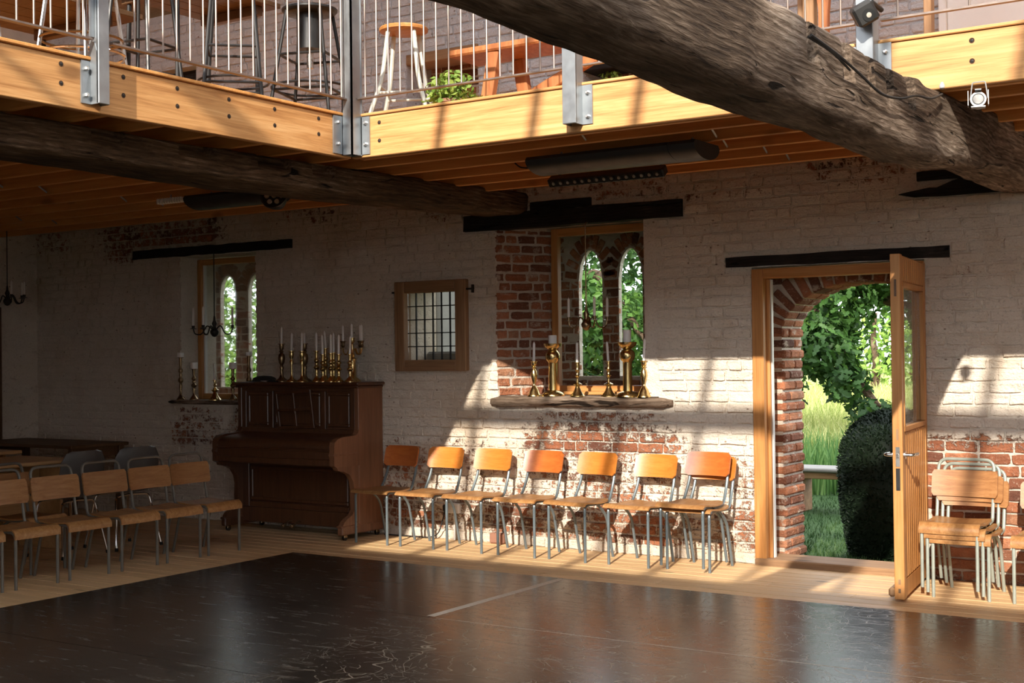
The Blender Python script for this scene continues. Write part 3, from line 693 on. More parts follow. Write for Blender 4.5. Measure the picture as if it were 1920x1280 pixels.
# ------------------------------------------------------------------ railing
def railing(name, label, loc): return thing(name, label, 'railing', loc, kind='thing')
rL = railing('gallery_railing', 'steel baluster railing along the side gallery in front of dark bar stools', (-5.29, 4.34, 2.7))
rB = railing('gallery_railing', 'steel baluster railing of the far gallery in front of the wooden stool and bench', (-3.69, 6.25, 2.7))
rR = railing('gallery_railing', 'steel railing of the far gallery right of the old beam, black lamp clamped to it', (-2.03, 6.25, 2.7))
ZT = 3.98
def bal(x, y, par, z0=3.05): MB().tube([(x, y, z0), (x, y, ZT)], 0.0052, 6).build('baluster', 'raw_steel', par)
y = 3.857-0.094*8
while y < 4.26: bal(-5.255, y, rL); y += 0.094
y = 4.55
while y < 6.15: bal(-5.255, y, rL); y += 0.0935
x = -5.147
while x < -3.76: bal(x, 6.235, rB); x += 0.0895
x = -3.52
while x < -2.14: bal(x, 6.235, rB); x += 0.0895
x = -1.90
while x < -0.6: bal(x, 6.235, rR); x += 0.33
for (a, b) in ((-1.0, 4.275), (4.40, 6.19)):
    MB().box(-5.275, -5.24, a, b, 3.043, 3.052).build('bottom_rail', 'raw_steel', rL, smooth=False); MB().box(-5.275, -5.235, a, b, ZT, ZT+0.012).build('top_rail', 'raw_steel', rL, smooth=False)
for (a, b, p) in ((-5.20, -3.745, rB), (-3.62, -2.105, rB), (-1.98, 1.0, rR)):
    MB().box(a, b, 6.22, 6.25, 3.047, 3.056).build('bottom_rail', 'raw_steel', p, smooth=False); MB().box(a, b, 6.215, 6.255, ZT, ZT+0.012).build('top_rail', 'raw_steel', p, smooth=False)
# posts: back-to-back angles with a bolted bracket
def post_y(yc, par):     # on the side gallery, face towards +x
    MB().box(-5.29, -5.230, yc-0.048, yc-0.040, 2.735, ZT+0.03).box(-5.29, -5.230, yc+0.012, yc+0.020, 2.735, ZT+0.03).box(-5.238, -5.224, yc-0.048, yc+0.020, 2.735, ZT+0.03, 0.003).build('post', 'galv', par, smooth=False)
    mb = MB().box(-5.29, -5.282, yc-0.105, yc-0.040, 2.735, 2.945); mb.prism([(-5.29, 2.945), (-5.235, 2.735), (-5.235, 2.99), (-5.25, 3.04), (-5.29, 2.945)][:4], 1, yc-0.052, yc-0.045)
    br = mb.build('bracket', 'galv', par, smooth=False)
    for z in (2.905, 2.775): MB().lathe([(0.013, 0), (0.013, 0.012), (0.008, 0.018)], n=6, M=Matrix.Translation((-5.282, yc-0.078, z)) @ Matrix.Rotation(pi/2, 4, 'Y')).build('bolt', 'bolt', br, smooth=False)
    MB().box(-5.262, -5.252, yc-0.075, yc-0.05, 3.06, ZT).build('end_bar', 'galv', par, smooth=False)
def post_x(xc, par, side=1, big=False):
    MB().box(xc-0.048, xc-0.040, 6.195, 6.27, 2.735, ZT+0.03).box(xc+0.028, xc+0.036, 6.195, 6.27, 2.735, ZT+0.03).box(xc-0.048, xc+0.036, 6.186, 6.202, 2.735, ZT+0.03, 0.003).build('post', 'galv', par, smooth=False)
    mb = MB()
    for s in ((1,) if not big else (-1, 1)):
        a, b = (xc+0.036, xc+0.098) if s == 1 else (xc-0.11, xc-0.048)
        mb.box(a, b, 6.262, 6.27, 2.735, 2.95)
    br = mb.build('bracket', 'galv', par, smooth=False)
    for s in ((1,) if not big else (-1, 1)):
        for z in (2.905, 2.775): MB().lathe([(0.012, 0), (0.012, 0.012), (0.007, 0.018)], n=6, M=Matrix.Translation((xc+0.070 if s == 1 else xc-0.08, 6.262, z)) @ Matrix.Rotation(pi/2, 4, 'X')).build('bolt', 'bolt', br, smooth=False)
post_y(4.345, rL)
post_x(-3.678, rB); post_x(-2.04, rR, big=True)
# corner post
MB().box(-5.285, -5.277, 6.175, 6.27, 2.71, ZT+0.03).box(-5.285, -5.20, 6.262, 6.27, 2.71, ZT+0.03).box(-5.285, -5.205, 6.175, 6.185, 2.71, ZT+0.03).box(-5.215, -5.205, 6.175, 6.265, 2.71, ZT+0.03).build('corner_post', 'galv', rL, smooth=False)
mb = MB().box(-5.29, -5.280, 6.095, 6.175, 2.715, 2.945).box(-5.205, -5.14, 6.262, 6.27, 2.715, 2.945)
br = mb.build('bracket', 'galv', rL, smooth=False)
for z in (2.905, 2.775):
    MB().lathe([(0.013, 0), (0.013, 0.012), (0.008, 0.018)], n=6, M=Matrix.Translation((-5.28, 6.13, z)) @ Matrix.Rotation(pi/2, 4, 'Y')).build('bolt', 'bolt', br, smooth=False)
    MB().lathe([(0.013, 0), (0.013, 0.012), (0.008, 0.018)], n=6, M=Matrix.Translation((-5.17, 6.262, z)) @ Matrix.Rotation(pi/2, 4, 'X')).build('bolt', 'bolt', br, smooth=False)

# ------------------------------------------------------------------ old timbers
def beam(name, label, x0, x1, y0, y1, zb, zt, mat, notches, seed, step=0.04, amp=0.022, sag=None):
    mb = MB(); ny = int((y1-y0)/step); ring = 28; vs = []
    cx, cz = (x0+x1)/2, (zb+zt)/2; hx, hz = (x1-x0)/2, (zt-zb)/2
    for i in range(ny+1):
        y = y0+i*step; ds = sag(y) if sag else 0.0
        for k in range(ring):
            a = 2*pi*k/ring; ca, sa = cos(a), sin(a); e = 0.34
            px = (abs(ca)**e)*(1 if ca > 0 else -1)*hx; pz = (abs(sa)**e)*(1 if sa > 0 else -1)*hz
            q = Vector((px*3+seed, y*0.9, pz*3)); n1 = mnoise.noise(q); n2 = mnoise.noise(Vector((px*9+seed, y*3.2, pz*9))); n3 = mnoise.noise(Vector((px*25, y*7, pz*25+seed)))
            d = amp*n1+amp*0.45*n2+amp*0.2*n3; l = sqrt(px*px+pz*pz); px += px/l*d; pz += pz/l*d
            for (ya, yb, dp, zf) in notches:
                if ya < y < yb and pz > hz*zf and px > 0: px = min(px, hx-dp)
            vs.append((cx+px, y, cz+pz+ds))
    fs = [(i*ring+k, i*ring+(k+1) % ring, (i+1)*ring+(k+1) % ring, (i+1)*ring+k) for i in range(ny) for k in range(ring)]
    fs += [tuple(range(ring)), tuple(range(ny*ring, (ny+1)*ring))]
    mb.add(vs, fs); o = mb.build(name, mat, ang=50)
    return tag(o, label, 'beam', kind='structure')
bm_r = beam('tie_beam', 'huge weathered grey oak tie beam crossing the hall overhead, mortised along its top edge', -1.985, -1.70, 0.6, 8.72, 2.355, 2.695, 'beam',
     [(4.50, 4.62, 0.15, 0.35), (4.90, 5.03, 0.15, 0.2), (5.20, 5.30, 0.15, 0.15), (5.44, 5.54, 0.14, 0.3), (5.73, 5.83, 0.14, 0.25)], 3.1, 0.02, 0.034,
     lambda y: 0.015*sin(y*1.1)+(0.13*max(0, (y-6.2)/2.5) if y > 6.2 else 0)*0.9)
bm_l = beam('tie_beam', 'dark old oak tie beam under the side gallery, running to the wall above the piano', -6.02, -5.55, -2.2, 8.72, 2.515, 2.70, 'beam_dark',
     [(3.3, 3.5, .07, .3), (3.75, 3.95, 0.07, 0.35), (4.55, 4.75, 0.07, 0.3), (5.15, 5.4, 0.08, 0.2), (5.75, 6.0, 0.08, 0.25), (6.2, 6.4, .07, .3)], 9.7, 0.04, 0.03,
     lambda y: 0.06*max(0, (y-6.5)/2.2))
def lintel(x0, x1, z0, z1, label, taper=None, y0=WY-0.018, name='lintel'):
    n = int((x1-x0)/0.05); mb = MB(); vs = []; R = 8
    prof = [(-1, -1), (-1, -.3), (-1, .4), (-1, 1), (1, 1), (1, .3), (1, -.3), (1, -1)]
    for i in range(n+1):
        x = x0+(x1-x0)*i/n; a, b = (taper(i/n) if taper else (0, 1))
        za = z0+(z1-z0)*a; zb = z0+(z1-z0)*b
        for (py, pz) in prof:
            yy = y0 if py < 0 else WY+0.10
            nz = 0.007*mnoise.noise(Vector((x*6, pz*2, z0*7))); ny_ = 0.008*mnoise.noise(Vector((x*5, pz*3+9, z0*5)))
            edge = 0.006 if i in (0, n) else 0
            vs.append((x, yy+(ny_ if py < 0 else 0)+(edge if py < 0 else 0), (za+zb)/2+pz*(zb-za)/2+nz))
    fs = [(i*R+k, i*R+(k+1) % R, (i+1)*R+(k+1) % R, (i+1)*R+k) for i in range(n) for k in range(R)]+[tuple(range(R)), tuple(range(n*R, n*R+R))]
    return tag(mb.add(vs, fs).build(name, 'charred', ang=60), label, 'lintel', kind='structure')
lintel(-10.095, -8.037, 2.448, 2.53, 'black charred timber lintel over the narrow window left of the piano')
lintel(-6.165, -4.235, 2.472, 2.60, 'longest black charred timber lintel, over the middle window with candlesticks', y0=WY-0.03)
lintel(-5.536, -4.996, 2.602, 2.668, 'short black timber offcut bedded on top of the middle window lintel')
lintel(-3.897, -2.34, 2.082, 2.155, 'black charred timber lintel over the open door')
lintel(-2.66, -1.0, 2.478, 2.585, 'burnt black timber with a ragged tapering end, in the wall under the big beam', lambda t: (0.0+0.25*max(0, 1-t/0.06), min(1.0, 0.42+max(0, (t-.14))*6) if t > .14 else 0.25+t/0.14*0.3), name='burnt_timber')
lintel(-2.54, -2.09, 2.585, 2.645, 'short charred timber stub lying on the burnt timber under the big beam', name='burnt_timber')
tag(MB().box(-6.74, -6.02, WY-0.01, WY+0.25, 3.89, 3.975, 0.006).build('niche_lintel', 'old_oak_x', smooth=False), 'brown timber lintel over the wall niche behind the wooden stool', 'lintel', kind='structure')
tag(MB().box(-5.05, -4.45, WY-0.01, WY+0.25, 3.62, 3.70, 0.006).build('niche_lintel', 'charred', smooth=False), 'dark timber lintel over the wall niche behind the wooden bench', 'lintel', kind='structure')
# cable stapled along the big beam
def bx(y): return -1.69-0.0*y
cb = smoothc([(-1.68, 4.50, 2.60), (-1.672, 4.75, 2.575), (-1.672, 5.0, 2.545), (-1.67, 5.25, 2.51), (-1.67, 5.5, 2.53), (-1.668, 5.72, 2.575), (-1.672, 5.95, 2.60), (-1.69, 6.2, 2.66)], 5)
tag(MB().tube(cb, 0.0055, 6).tube(smoothc([(-1.69, 4.50, 2.595), (-1.675, 4.7, 2.575), (-1.678, 4.9, 2.545)], 4), 0.005, 5).build('cable', 'rubber'), 'thin black cable stapled along the side of the big oak beam', 'cable')

# ------------------------------------------------------------------ windows
def frame(par, x0, x1, z0, z1, y0, y1, w, mat_z='oak_z', mat_x='oak_x', name='stile', wb=None):
    wb = wb or w
    MB().box(x0, x0+w, y0, y1, z0, z1, 0.005).build('stile', mat_z, par, smooth=False); MB().box(x1-w, x1, y0, y1, z0, z1, 0.005).build('stile', mat_z, par, smooth=False)
    MB().box(x0+w, x1-w, y0, y1, z1-w, z1, 0.005).build('rail', mat_x, par, smooth=False); MB().box(x0+w, x1-w, y0, y1, z0, z0+wb, 0.005).build('rail', mat_x, par, smooth=False)
w1 = thing('window_1', None, None, (-5.15, 9.12, 1.18), kind='structure')
frame(w1, -5.60, -4.665, 1.185, 2.49, 9.09, 9.15, 0.062, wb=0.05)
MB().box(-5.54, -4.72, 9.125, 9.131, 1.24, 2.43).build('pane', 'glass', w1, smooth=False)
MB().box(-4.665, -4.56, 9.06, 9.149, 1.165, 2.49, 0.004).build('jamb_lining', 'old_oak_z', w1, smooth=False)
MB().box(-5.60, -4.56, 8.99, 9.09, 1.165, 1.19, 0.004).build('window_board', 'oak_x', w1, smooth=False)
MB().box(-4.56, -4.45, 8.71, 9.149, 1.165, 2.49).build('reveal', 'mortar', w1, smooth=False)
w2 = thing('window_2', None, None, (-9.0, 8.94, 1.1), kind='structure')
frame(w2, -9.448, -8.485, 1.10, 2.425, 8.91, 8.97, 0.055)
MB().box(-9.395, -8.54, 8.945, 8.951, 1.155, 2.37).build('pane', 'glass', w2, smooth=False)
MB().box(-9.40, -9.375, 8.935, 8.96, 1.155, 2.37).build('glazing_bead', 'white_paint', w2, smooth=False)
w3 = thing('window_3', None, None, (-6.51, 8.68, 1.36), kind='structure')
X0, X1, Z0, Z1 = -6.867, -6.145, 1.362, 2.098
MB().box(X0, X0+0.10, WY-0.04, WY+0.06, Z0, Z1, 0.006).build('stile', 'old_oak_z', w3, smooth=False); MB().box(X1-0.105, X1, WY-0.04, WY+0.06, Z0, Z1, 0.006).build('stile', 'old_oak_z', w3, smooth=False)
MB().box(X0+0.10, X1-0.105, WY-0.038, WY+0.06, Z1-0.095, Z1, 0.006).build('rail', 'old_oak_x', w3, smooth=False); MB().box(X0+0.10, X1-0.105, WY-0.038, WY+0.06, Z0, Z0+0.09, 0.006).build('rail', 'old_oak_x', w3, smooth=False)
nx, nz = 6, 5; gx0, gx1, gz0, gz1 = X0+0.10, X1-0.105, Z0+0.09, Z1-0.095
for i in range(nx):
    for k in range(nz):
        a = gx0+(gx1-gx0)*i/nx; b = gx0+(gx1-gx0)*(i+1)/nx; c = gz0+(gz1-gz0)*k/nz; d = gz0+(gz1-gz0)*(k+1)/nz
        M = Matrix.Translation(((a+b)/2, WY+0.02, (c+d)/2)) @ Matrix.Rotation(random.uniform(-.02, .02), 4, 'X') @ Matrix.Rotation(random.uniform(-.02, .02), 4, 'Z')
        MB().box(-(b-a)/2, (b-a)/2, -0.0015, 0.0015, -(d-c)/2, (d-c)/2, M=M).build('pane', 'glass', w3, smooth=False)
for i in range(1, nx):
    a = gx0+(gx1-gx0)*i/nx; MB().box(a-0.004, a+0.004, WY+0.012, WY+0.027, gz0, gz1).build('lead_came', 'dark_steel', w3, smooth=False)
for k in range(1, nz):
    c = gz0+(gz1-gz0)*k/nz; MB().box(gx0, gx1, WY+0.012, WY+0.027, c-0.004, c+0.004).build('lead_came', 'dark_steel', w3, smooth=False)
MB().box(-6.05+0.0-0.095, -6.075, WY-0.025, WY-0.008, 2.01, 2.025).box(-6.09, -6.078, WY-0.03, WY-0.005, 1.985, 2.05).build('catch', 'iron', w3, smooth=False)
MB().box(-6.905, -6.867, WY-0.022, WY-0.008, 2.005, 2.02).build('catch', 'iron', w3, smooth=False)
# sills
def log_sill(x0, x1, z0, z1, y0, y1, label, name='window_sill'):
    n = 36; R = 10; vs = []
    for i in range(n+1):
        x = x0+(x1-x0)*i/n; e = min(1.0, 0.55+min(i, n-i)*0.22)
        for k in range(R):
            a = 2*pi*k/R; ca, sa = cos(a), sin(a); py = (abs(ca)**.5)*(1 if ca > 0 else -1); pz = (abs(sa)**.5)*(1 if sa > 0 else -1)
            nn = 0.010*mnoise.noise(Vector((x*4, py*2, pz*2)))+0.005*mnoise.noise(Vector((x*14, py*4, pz*4)))
            zz = (z0+z1)/2+pz*(z1-z0)/2*e+(nn if pz < 0.6 else min(nn, 0))
            vs.append((x, (y0+y1)/2+py*(y1-y0)/2*(e if py < 0 else 1)+nn, zz))
    fs = [(i*R+k, i*R+(k+1) % R, (i+1)*R+(k+1) % R, (i+1)*R+k) for i in range(n) for k in range(R)]+[tuple(range(R)), tuple(range(n*R, n*R+R))]
    return tag(MB().add(vs, fs).build(name, 'sill_oak', ang=60), label, 'window sill', kind='structure')
log_sill(-5.925, -4.332, 1.082, 1.16, WY-0.045, WY+0.06, 'rough rounded oak sill of the middle window, six brass candlesticks standing on it')
tag(MB().prism([(-5.86, WY+0.005), (-4.455, WY+0.005), (-4.455, 9.0), (-5.69, 9.0)], 2, 1.12, 1.161).build('sill_board', 'sill_oak', smooth=False), kind='structure')
log_sill(-9.60, -8.40, 1.065, 1.10, WY-0.05, WY+0.06, 'dark shallow sill of the narrow window left of the piano')
tag(MB().box(-9.447, -8.483, WY+0.005, 8.91, 1.06, 1.101).build('sill_board', 'sill_oak', smooth=False), kind='structure')

# ------------------------------------------------------------------ door frame and open door
df = thing('door_frame', 'oak door frame around the open garden doorway', 'door frame', (-3.1, 8.75, 0), kind='structure')
MB().box(-3.707, -3.622, WY-0.012, WY+0.10, 0.0, 2.063, 0.006).build('jamb', 'oak_z', df, smooth=False)
MB().box(-2.588, -2.508, WY-0.012, WY+0.10, 0.0, 2.063, 0.006).build('jamb', 'oak_z', df, smooth=False)
MB().box(-3.622, -2.588, WY-0.012, WY+0.10, 1.995, 2.063, 0.006).build('head', 'oak_x', df, smooth=False)
MB().box(-3.622, -3.600, WY+0.05, WY+0.10, 0.03, 1.995, 0.003).build('door_stop', 'oak_z', df, smooth=False)
MB().box(-3.598, -3.590, WY+0.07, WY+0.10, 0.03, 1.99).build('seal', 'white_plastic', df, smooth=False)
MB().box(-3.70, -2.51, WY-0.03, 8.98, -0.02, 0.045, 0.008).build('threshold', 'old_oak_x', df, smooth=False)
for z in (0.25, 1.02, 1.82): MB().tube([(-2.562, WY-0.018, z-0.05), (-2.562, WY-0.018, z+0.05)], 0.009, 8).build('hinge', 'steel_h', df)
dr = thing('door_1', 'open half-glazed oak door with vertical boards and steel lever handle', 'door', (-2.553, 8.682, 0), kind='thing')
DM = Matrix.Translation((-2.553, 8.682, 0)) @ Matrix.Rotation(radians(-82.5), 4, 'Z')
def dbox(name, x0, x1, y0, y1, z0, z1, mat, bev=0.003, par=None): return MB().box(x0, x1, y0, y1, z0, z1, bev, DM).build(name, mat, par or dr, smooth=False)
DW, TH = 0.945, 0.058; zb, zt = 0.022, 2.05
dbox('stile', DW-0.075, DW, 0, TH, zb, zt, 'oak_z'); dbox('stile', 0, 0.075, 0, TH, zb, zt, 'oak_z')
dbox('rail', 0.075, DW-0.075, 0.012, TH-0.006, zb, 0.13, 'oak_z'); 
nb_ = 11; bw = (DW-0.15)/nb_
for i in range(nb_):
    dbox('board', 0.075+i*bw+0.001, 0.075+(i+1)*bw-0.001, 0.010, TH-0.004, 0.132, 1.0, 'oak_z', 0.008)
    dbox('board', 0.075+i*bw+0.001, 0.075+(i+1)*bw-0.001, 0.010, TH-0.004, 1.89, zt-0.002, 'oak_z', 0.008)
for (a, b, c, d) in ((0.075, DW-0.075, 1.0, 1.03), (0.075, DW-0.075, 1.86, 1.89)): dbox('glazing_bead', a, b, 0.004, TH+0.003, c, d, 'oak_z')
for (a, b) in ((0.075, 0.10), (DW-0.10, DW-0.075)): dbox('glazing_bead', a, b, 0.004, TH+0.003, 1.03, 1.86, 'oak_z')
dbox('pane', 0.10, DW-0.10, 0.026, 0.034, 1.03, 1.86, 'glass', 0)
dbox('weather_bar', 0.04, DW-0.02, -0.04, 0.0, 0.03, 0.085, 'old_oak_z', 0.012)
lp = dbox('lock_plate', DW-0.001, DW+0.002, 0.018, 0.042, 0.80, 0.915, 'steel_h', 0); dbox('latch', DW, DW+0.010, 0.024, 0.036, 0.855, 0.875, 'steel_h', 0.002, lp)
dbox('lock_plate', DW-0.001, DW+0.002, 0.018, 0.042, 0.66, 0.79, 'dark_steel', 0)
for (z0_, z1_, m_) in ((1.80, 1.90, 'dark_wood'), (0.955, 1.02, 'old_oak_z'), (0.11, 0.14, 'old_oak_z'), (0.06, 0.085, 'old_oak_z')): dbox('tenon_wedge', DW-0.001, DW+0.0012, 0.022, 0.036, z0_, z1_, m_, 0)
for sgn in (-1, 1):
    y0_ = 0 if sgn < 0 else TH; P = lambda x, y, z: DM @ Vector((x, y0_+sgn*y, z))
    rs = MB().tube([P(DW-0.06, 0, 0.865), P(DW-0.06, 0.008, 0.865)], 0.026, 16).build('rose', 'steel_h', dr)
    MB().tube(fillet([P(DW-0.06, 0, 0.865), P(DW-0.06, 0.055, 0.865), P(DW-0.20, 0.055, 0.862)], 0.03, 5), 0.0105, 10).build('lever_handle', 'steel_h', rs)

# ------------------------------------------------------------------ dance mat
mt = thing('dance_mat', 'scuffed black vinyl dance mat laid in taped strips over the boards', 'mat', (-3, 5, 0), kind='thing')
def matsheet(x0, x1, y0, y1): MB().box(x0, x1, y0, y1, 0.0, 0.004, 0.0015).build('mat_strip', 'vinyl', mt, smooth=False)
ys = [7.515, 6.02, 4.52, 3.02, 1.52, 0.02]
for i in range(5):
    if i == 0: matsheet(-6.965, -4.56, ys[1]+0.003, ys[0]); matsheet(-4.553, 3.0, ys[1]+0.003, ys[0]-0.004)
    else: matsheet(-6.965+random.uniform(-.01, .01), 3.0, ys[i+1]+0.003, ys[i])
MB().box(-4.585, -4.53, 6.05, 7.49, 0.004, 0.0048).build('tape', 'tape', mt, smooth=False)
for y in (6.021,): MB().box(-4.5, 2.9, y-0.001, y+0.006, 0.004, 0.0045).build('tape', 'tape', mt, smooth=False)

# ------------------------------------------------------------------ school chairs (local: front = +y, origin on the floor)
def ply_seat(w0, w1, yb, yf, z, roll, round_back):
    rows = []; ny = 9
    prof = []
    for i in range(ny): 
        t = i/(ny-1); prof.append((yb+(yf-yb-0.03)*t, z+0.004*cos(t*pi*2)-0.003*sin(t*pi), t))
    if roll: prof += [(yf-0.014, z-0.006, 1), (yf+0.002, z-0.022, 1), (yf+0.006, z-0.045, 1), (yf+0.005, z-0.062, 1)]
    else: prof += [(yf-0.010, z-0.004, 1), (yf, z-0.012, 1), (yf+0.004, z-0.022, 1)]
    for (y, zz, t) in prof:
        hw = (w1+(w0-w1)*min(1, t*1.1))/2
        if round_back:
            u = min(1, max(0, (y-yb)/0.11)); hw *= 0.62+0.38*sqrt(max(0, 1-(1-u)**2))
        else:
            u = min(1, max(0, (y-yb)/0.035)); hw *= 0.93+0.07*sqrt(max(0, 1-(1-u)**2))
        rows.append([(hw*(-1+2*j/8), y, zz-0.006*(1-(2*j/8-1)**2)*(1 if t < 1 else 0.3)) for j in range(9)])
    return MB().sheet(rows, 0.011)
def ply_back(w, z0, z1, y0, tilt, curve, corner):
    rows = []; nr, nc = 9, 13
    for i in range(nr):
        t = i/(nr-1); z = z0+(z1-z0)*t; e = min(t, 1-t)*(z1-z0)
        hw = w/2 if e >= corner else w/2-corner+sqrt(max(0, corner**2-(corner-e)**2))
        rows.append([(hw*(-1+2*j/(nc-1)), y0-tilt*t-curve*(1-((hw*(-1+2*j/(nc-1)))/(w/2))**2)+curve, z) for j in range(nc)])
    return MB().sheet(rows, 0.010)
def chair_plain(back_mat):
    r = thing('school_chair', 'x', 'chair')
    ply_seat(0.375, 0.36, -0.135, 0.225, 0.424, False, True).build('seat', 'ply_seat', r)
    b = ply_back(0.352, 0.588, 0.750, -0.205, 0.044, 0.038, 0.026).build('backrest', back_mat, r)
    for s in (-1, 1):
        MB().tube(fillet([(s*0.163, 0.192, 0.0), (s*0.163, 0.192, 0.408), (s*0.160, -0.06, 0.402), (s*0.155, -0.10, 0.40)], 0.045, 5), 0.0105, 8).build('leg', 'tube', r)
        MB().tube(fillet([(s*0.150, -0.165, 0.0), (s*0.150, -0.09, 0.31), (s*0.150, 0.03, 0.405)], 0.06, 5), 0.0105, 8).build('leg', 'tube', r)
        MB().tube(fillet([(s*0.160, -0.02, 0.404), (s*0.158, -0.115, 0.405), (s*0.148, -0.186, 0.54), (s*0.145, -0.236, 0.735)], 0.05, 5), 0.0105, 8).build('back_post', 'tube', r)
        mb = MB()
        for z in (0.62, 0.72): mb.lathe([(0.005, 0), (0.004, 0.002)], n=6, M=Matrix.Translation((s*0.148, -0.205-0.044*((z-.588)/.162)+0.020, z)) @ Matrix.Rotation(-pi/2, 4, 'X'))
        mb.build('rivet', 'bolt', b)
    MB().tube([(-0.155, -0.10, 0.40), (0.155, -0.10, 0.40)], 0.009, 8).build('stretcher', 'tube', r)
    return r
def chair_loop(back_mat, seat_mat, tube_mat):
    r = thing('school_chair', 'x', 'chair')
    ply_seat(0.355, 0.35, -0.165, 0.185, 0.388, True, False).build('seat', seat_mat, r)
    b = ply_back(0.40, 0.515, 0.675, -0.198, 0.028, 0.022, 0.012).build('backrest', back_mat, r)
    for s in (-1, 1):
        MB().tube(fillet([(s*0.162, 0.172, 0.0), (s*0.162, 0.172, 0.369), (s*0.160, -0.14, 0.372)], 0.05, 5), 0.0105, 8).build('leg', tube_mat, r)
        MB().tube(fillet([(s*0.157, -0.215, 0.0), (s*0.157, -0.135, 0.30), (s*0.157, -0.02, 0.370)], 0.06, 5), 0.0105, 8).build('leg', tube_mat, r)
        mb = MB()
        for z in (0.54, 0.65): mb.lathe([(0.006, 0), (0.004, 0.003)], n=6, M=Matrix.Translation((s*0.172, -0.198-0.028*((z-.515)/.16)+0.018, z)) @ Matrix.Rotation(-pi/2, 4, 'X'))
        mb.build('rivet', 'bolt', b)
    MB().tube(fillet([(-0.168, -0.10, 0.370), (-0.168, -0.175, 0.374), (-0.168, -0.243, 0.742), (0.168, -0.243, 0.742), (0.168, -0.175, 0.374), (0.168, -0.10, 0.370)], 0.06, 6), 0.0105, 8).build('back_loop', tube_mat, r)
    MB().tube([(-0.160, 0.10, 0.368), (0.160, 0.10, 0.368)], 0.008, 6).build('stretcher', tube_mat, r)
    return r
AX = [-6.745, -6.298, -5.845, -5.377, -4.924, -4.432]
GA = 'orange plywood chairs along the sunlit wall'
lab = ['brown-backed plywood school chair standing in shade right beside the piano',
 'orange plywood school chair second from the piano, a bar shadow across its backrest',
 'orange plywood school chair third from the piano, wall socket behind its leg',
 'deep orange-red plywood school chair below the left end of the window sill',
 'yellowish orange school chair below the right end of the window sill, bar shadow on backrest',
 'orange plywood school chair next to the stacked pair by the doorway']
hon = chair_plain('ply'); red = chair_plain('ply_red')
usedh = usedr = False
for i, x in enumerate(AX):
    isr = i in (0, 3)
    o = place(red if isr else hon, not (usedr if isr else usedh), (x+0.012, 8.372, 0), pi+[-.03, -.02, -.03, -.02, -.11, -.07][i], lab[i], GA)
    if isr: usedr = True
    else: usedh = True
place(hon, False, (-3.975, 8.395, 0), pi-0.05, 'lower chair of the stacked orange pair beside the doorway', GA)
place(red, False, (-3.995, 8.345, 0.032), pi-0.06, 'upper chair of the stacked orange pair beside the doorway', GA)
loop = chair_loop('ply_old', 'ply_seat', 'tube_bronze'); loop_g = chair_loop('ply_old', 'ply_seat', 'tube_green')
GB = 'tubular framed school chairs in the shaded row'
BY = [5.13, 5.555, 5.98, 6.415, 6.83, 7.235]
labB = ['brown school chair cut off by the photo edge beginning the shaded row',
 'second chair from the near end of the shaded row, tubular loop over brown backrest',
 'third chair from the near end of the shaded row, grey shell chair behind it',
 'fourth chair from the near end of the shaded row, light strip across its backrest',
 'chair next to last before the piano in the shaded row of looped school chairs',
 'last chair of the shaded row, closest to the piano']
for i, y in enumerate(BY): place(loop, i == 0, (-7.592, y+0.012, 0), -pi/2+random.uniform(-.02, .02), labB[i], GB)
GC = 'school chairs behind the shaded row'
place(loop, False, (-8.05, 5.98, 0), -pi/2+0.15, 'school chair tucked behind the second chair of the shaded row', GC)
place(loop, False, (-8.10, 5.45, 0), -pi/2-0.1, 'school chair behind the near end of the shaded row, mostly hidden', GC)
GD = 'stack of three old chairs by the door'
labD = ['lowest chair of the stack of three between the open door and the photo edge', 'middle chair of the stack of three beside the open door', 'topmost chair of the stack of three beside the open door, brown backrest in sun']
for i in range(3): place(loop_g, i == 0, (-2.128-0.030*i, 8.225-0.010*i, 0.029*i), pi, labD[i], GD)
place(loop_g, False, (-1.665, 8.235, 0), pi, 'school chair cut off by the photo edge, beside the stack of three')

# ------------------------------------------------------------------ grey shell chairs and tables in the dark corner
def shell_chair():
    r = thing('shell_chair', 'x', 'chair')
    rows = []
    prof = [(0.20, 0.43), (0.17, 0.445), (0.05, 0.435), (-0.10, 0.43), (-0.17, 0.445), (-0.205, 0.50), (-0.225, 0.60), (-0.245, 0.72), (-0.255, 0.785), (-0.258, 0.80)]
    for i, (y, z) in enumerate(prof):
        hw = [0.17, 0.20, 0.215, 0.205, 0.19, 0.195, 0.215, 0.21, 0.17, 0.12][i]
        rows.append([(hw*(-1+2*j/8), y+0.05*((2*j/8-1)**2)*(1 if i > 4 else 0), z+0.025*((2*j/8-1)**2)*(1 if i < 5 else 0)) for j in range(9)])
    MB().sheet(rows, 0.012).build('shell', 'grey_plastic', r)
    for sx in (-1, 1):
        for sy in (-1, 1):
            l = MB().tube(fillet([(sx*0.215, sy*0.20-0.01, 0.0), (sx*0.155, sy*0.13, 0.415), (0, sy*0.12, 0.422)], 0.04, 4), 0.0095, 8).build('leg', 'chrome', r)
            MB().tube([(sx*0.216, sy*0.20-0.01, 0.0), (sx*0.213, sy*0.197-0.01, 0.025)], 0.013, 8).build('foot_cap', 'rubber', l)
    return r
sh = shell_chair()
place(sh, True, (-8.44, 6.60, 0), pi/2+0.05, 'grey plastic shell chair behind the row, nearer the photo edge', 'grey shell chairs')
place(sh, False, (-8.42, 7.12, 0), pi/2-0.05, 'grey plastic shell chair behind the row, nearer the piano', 'grey shell chairs')
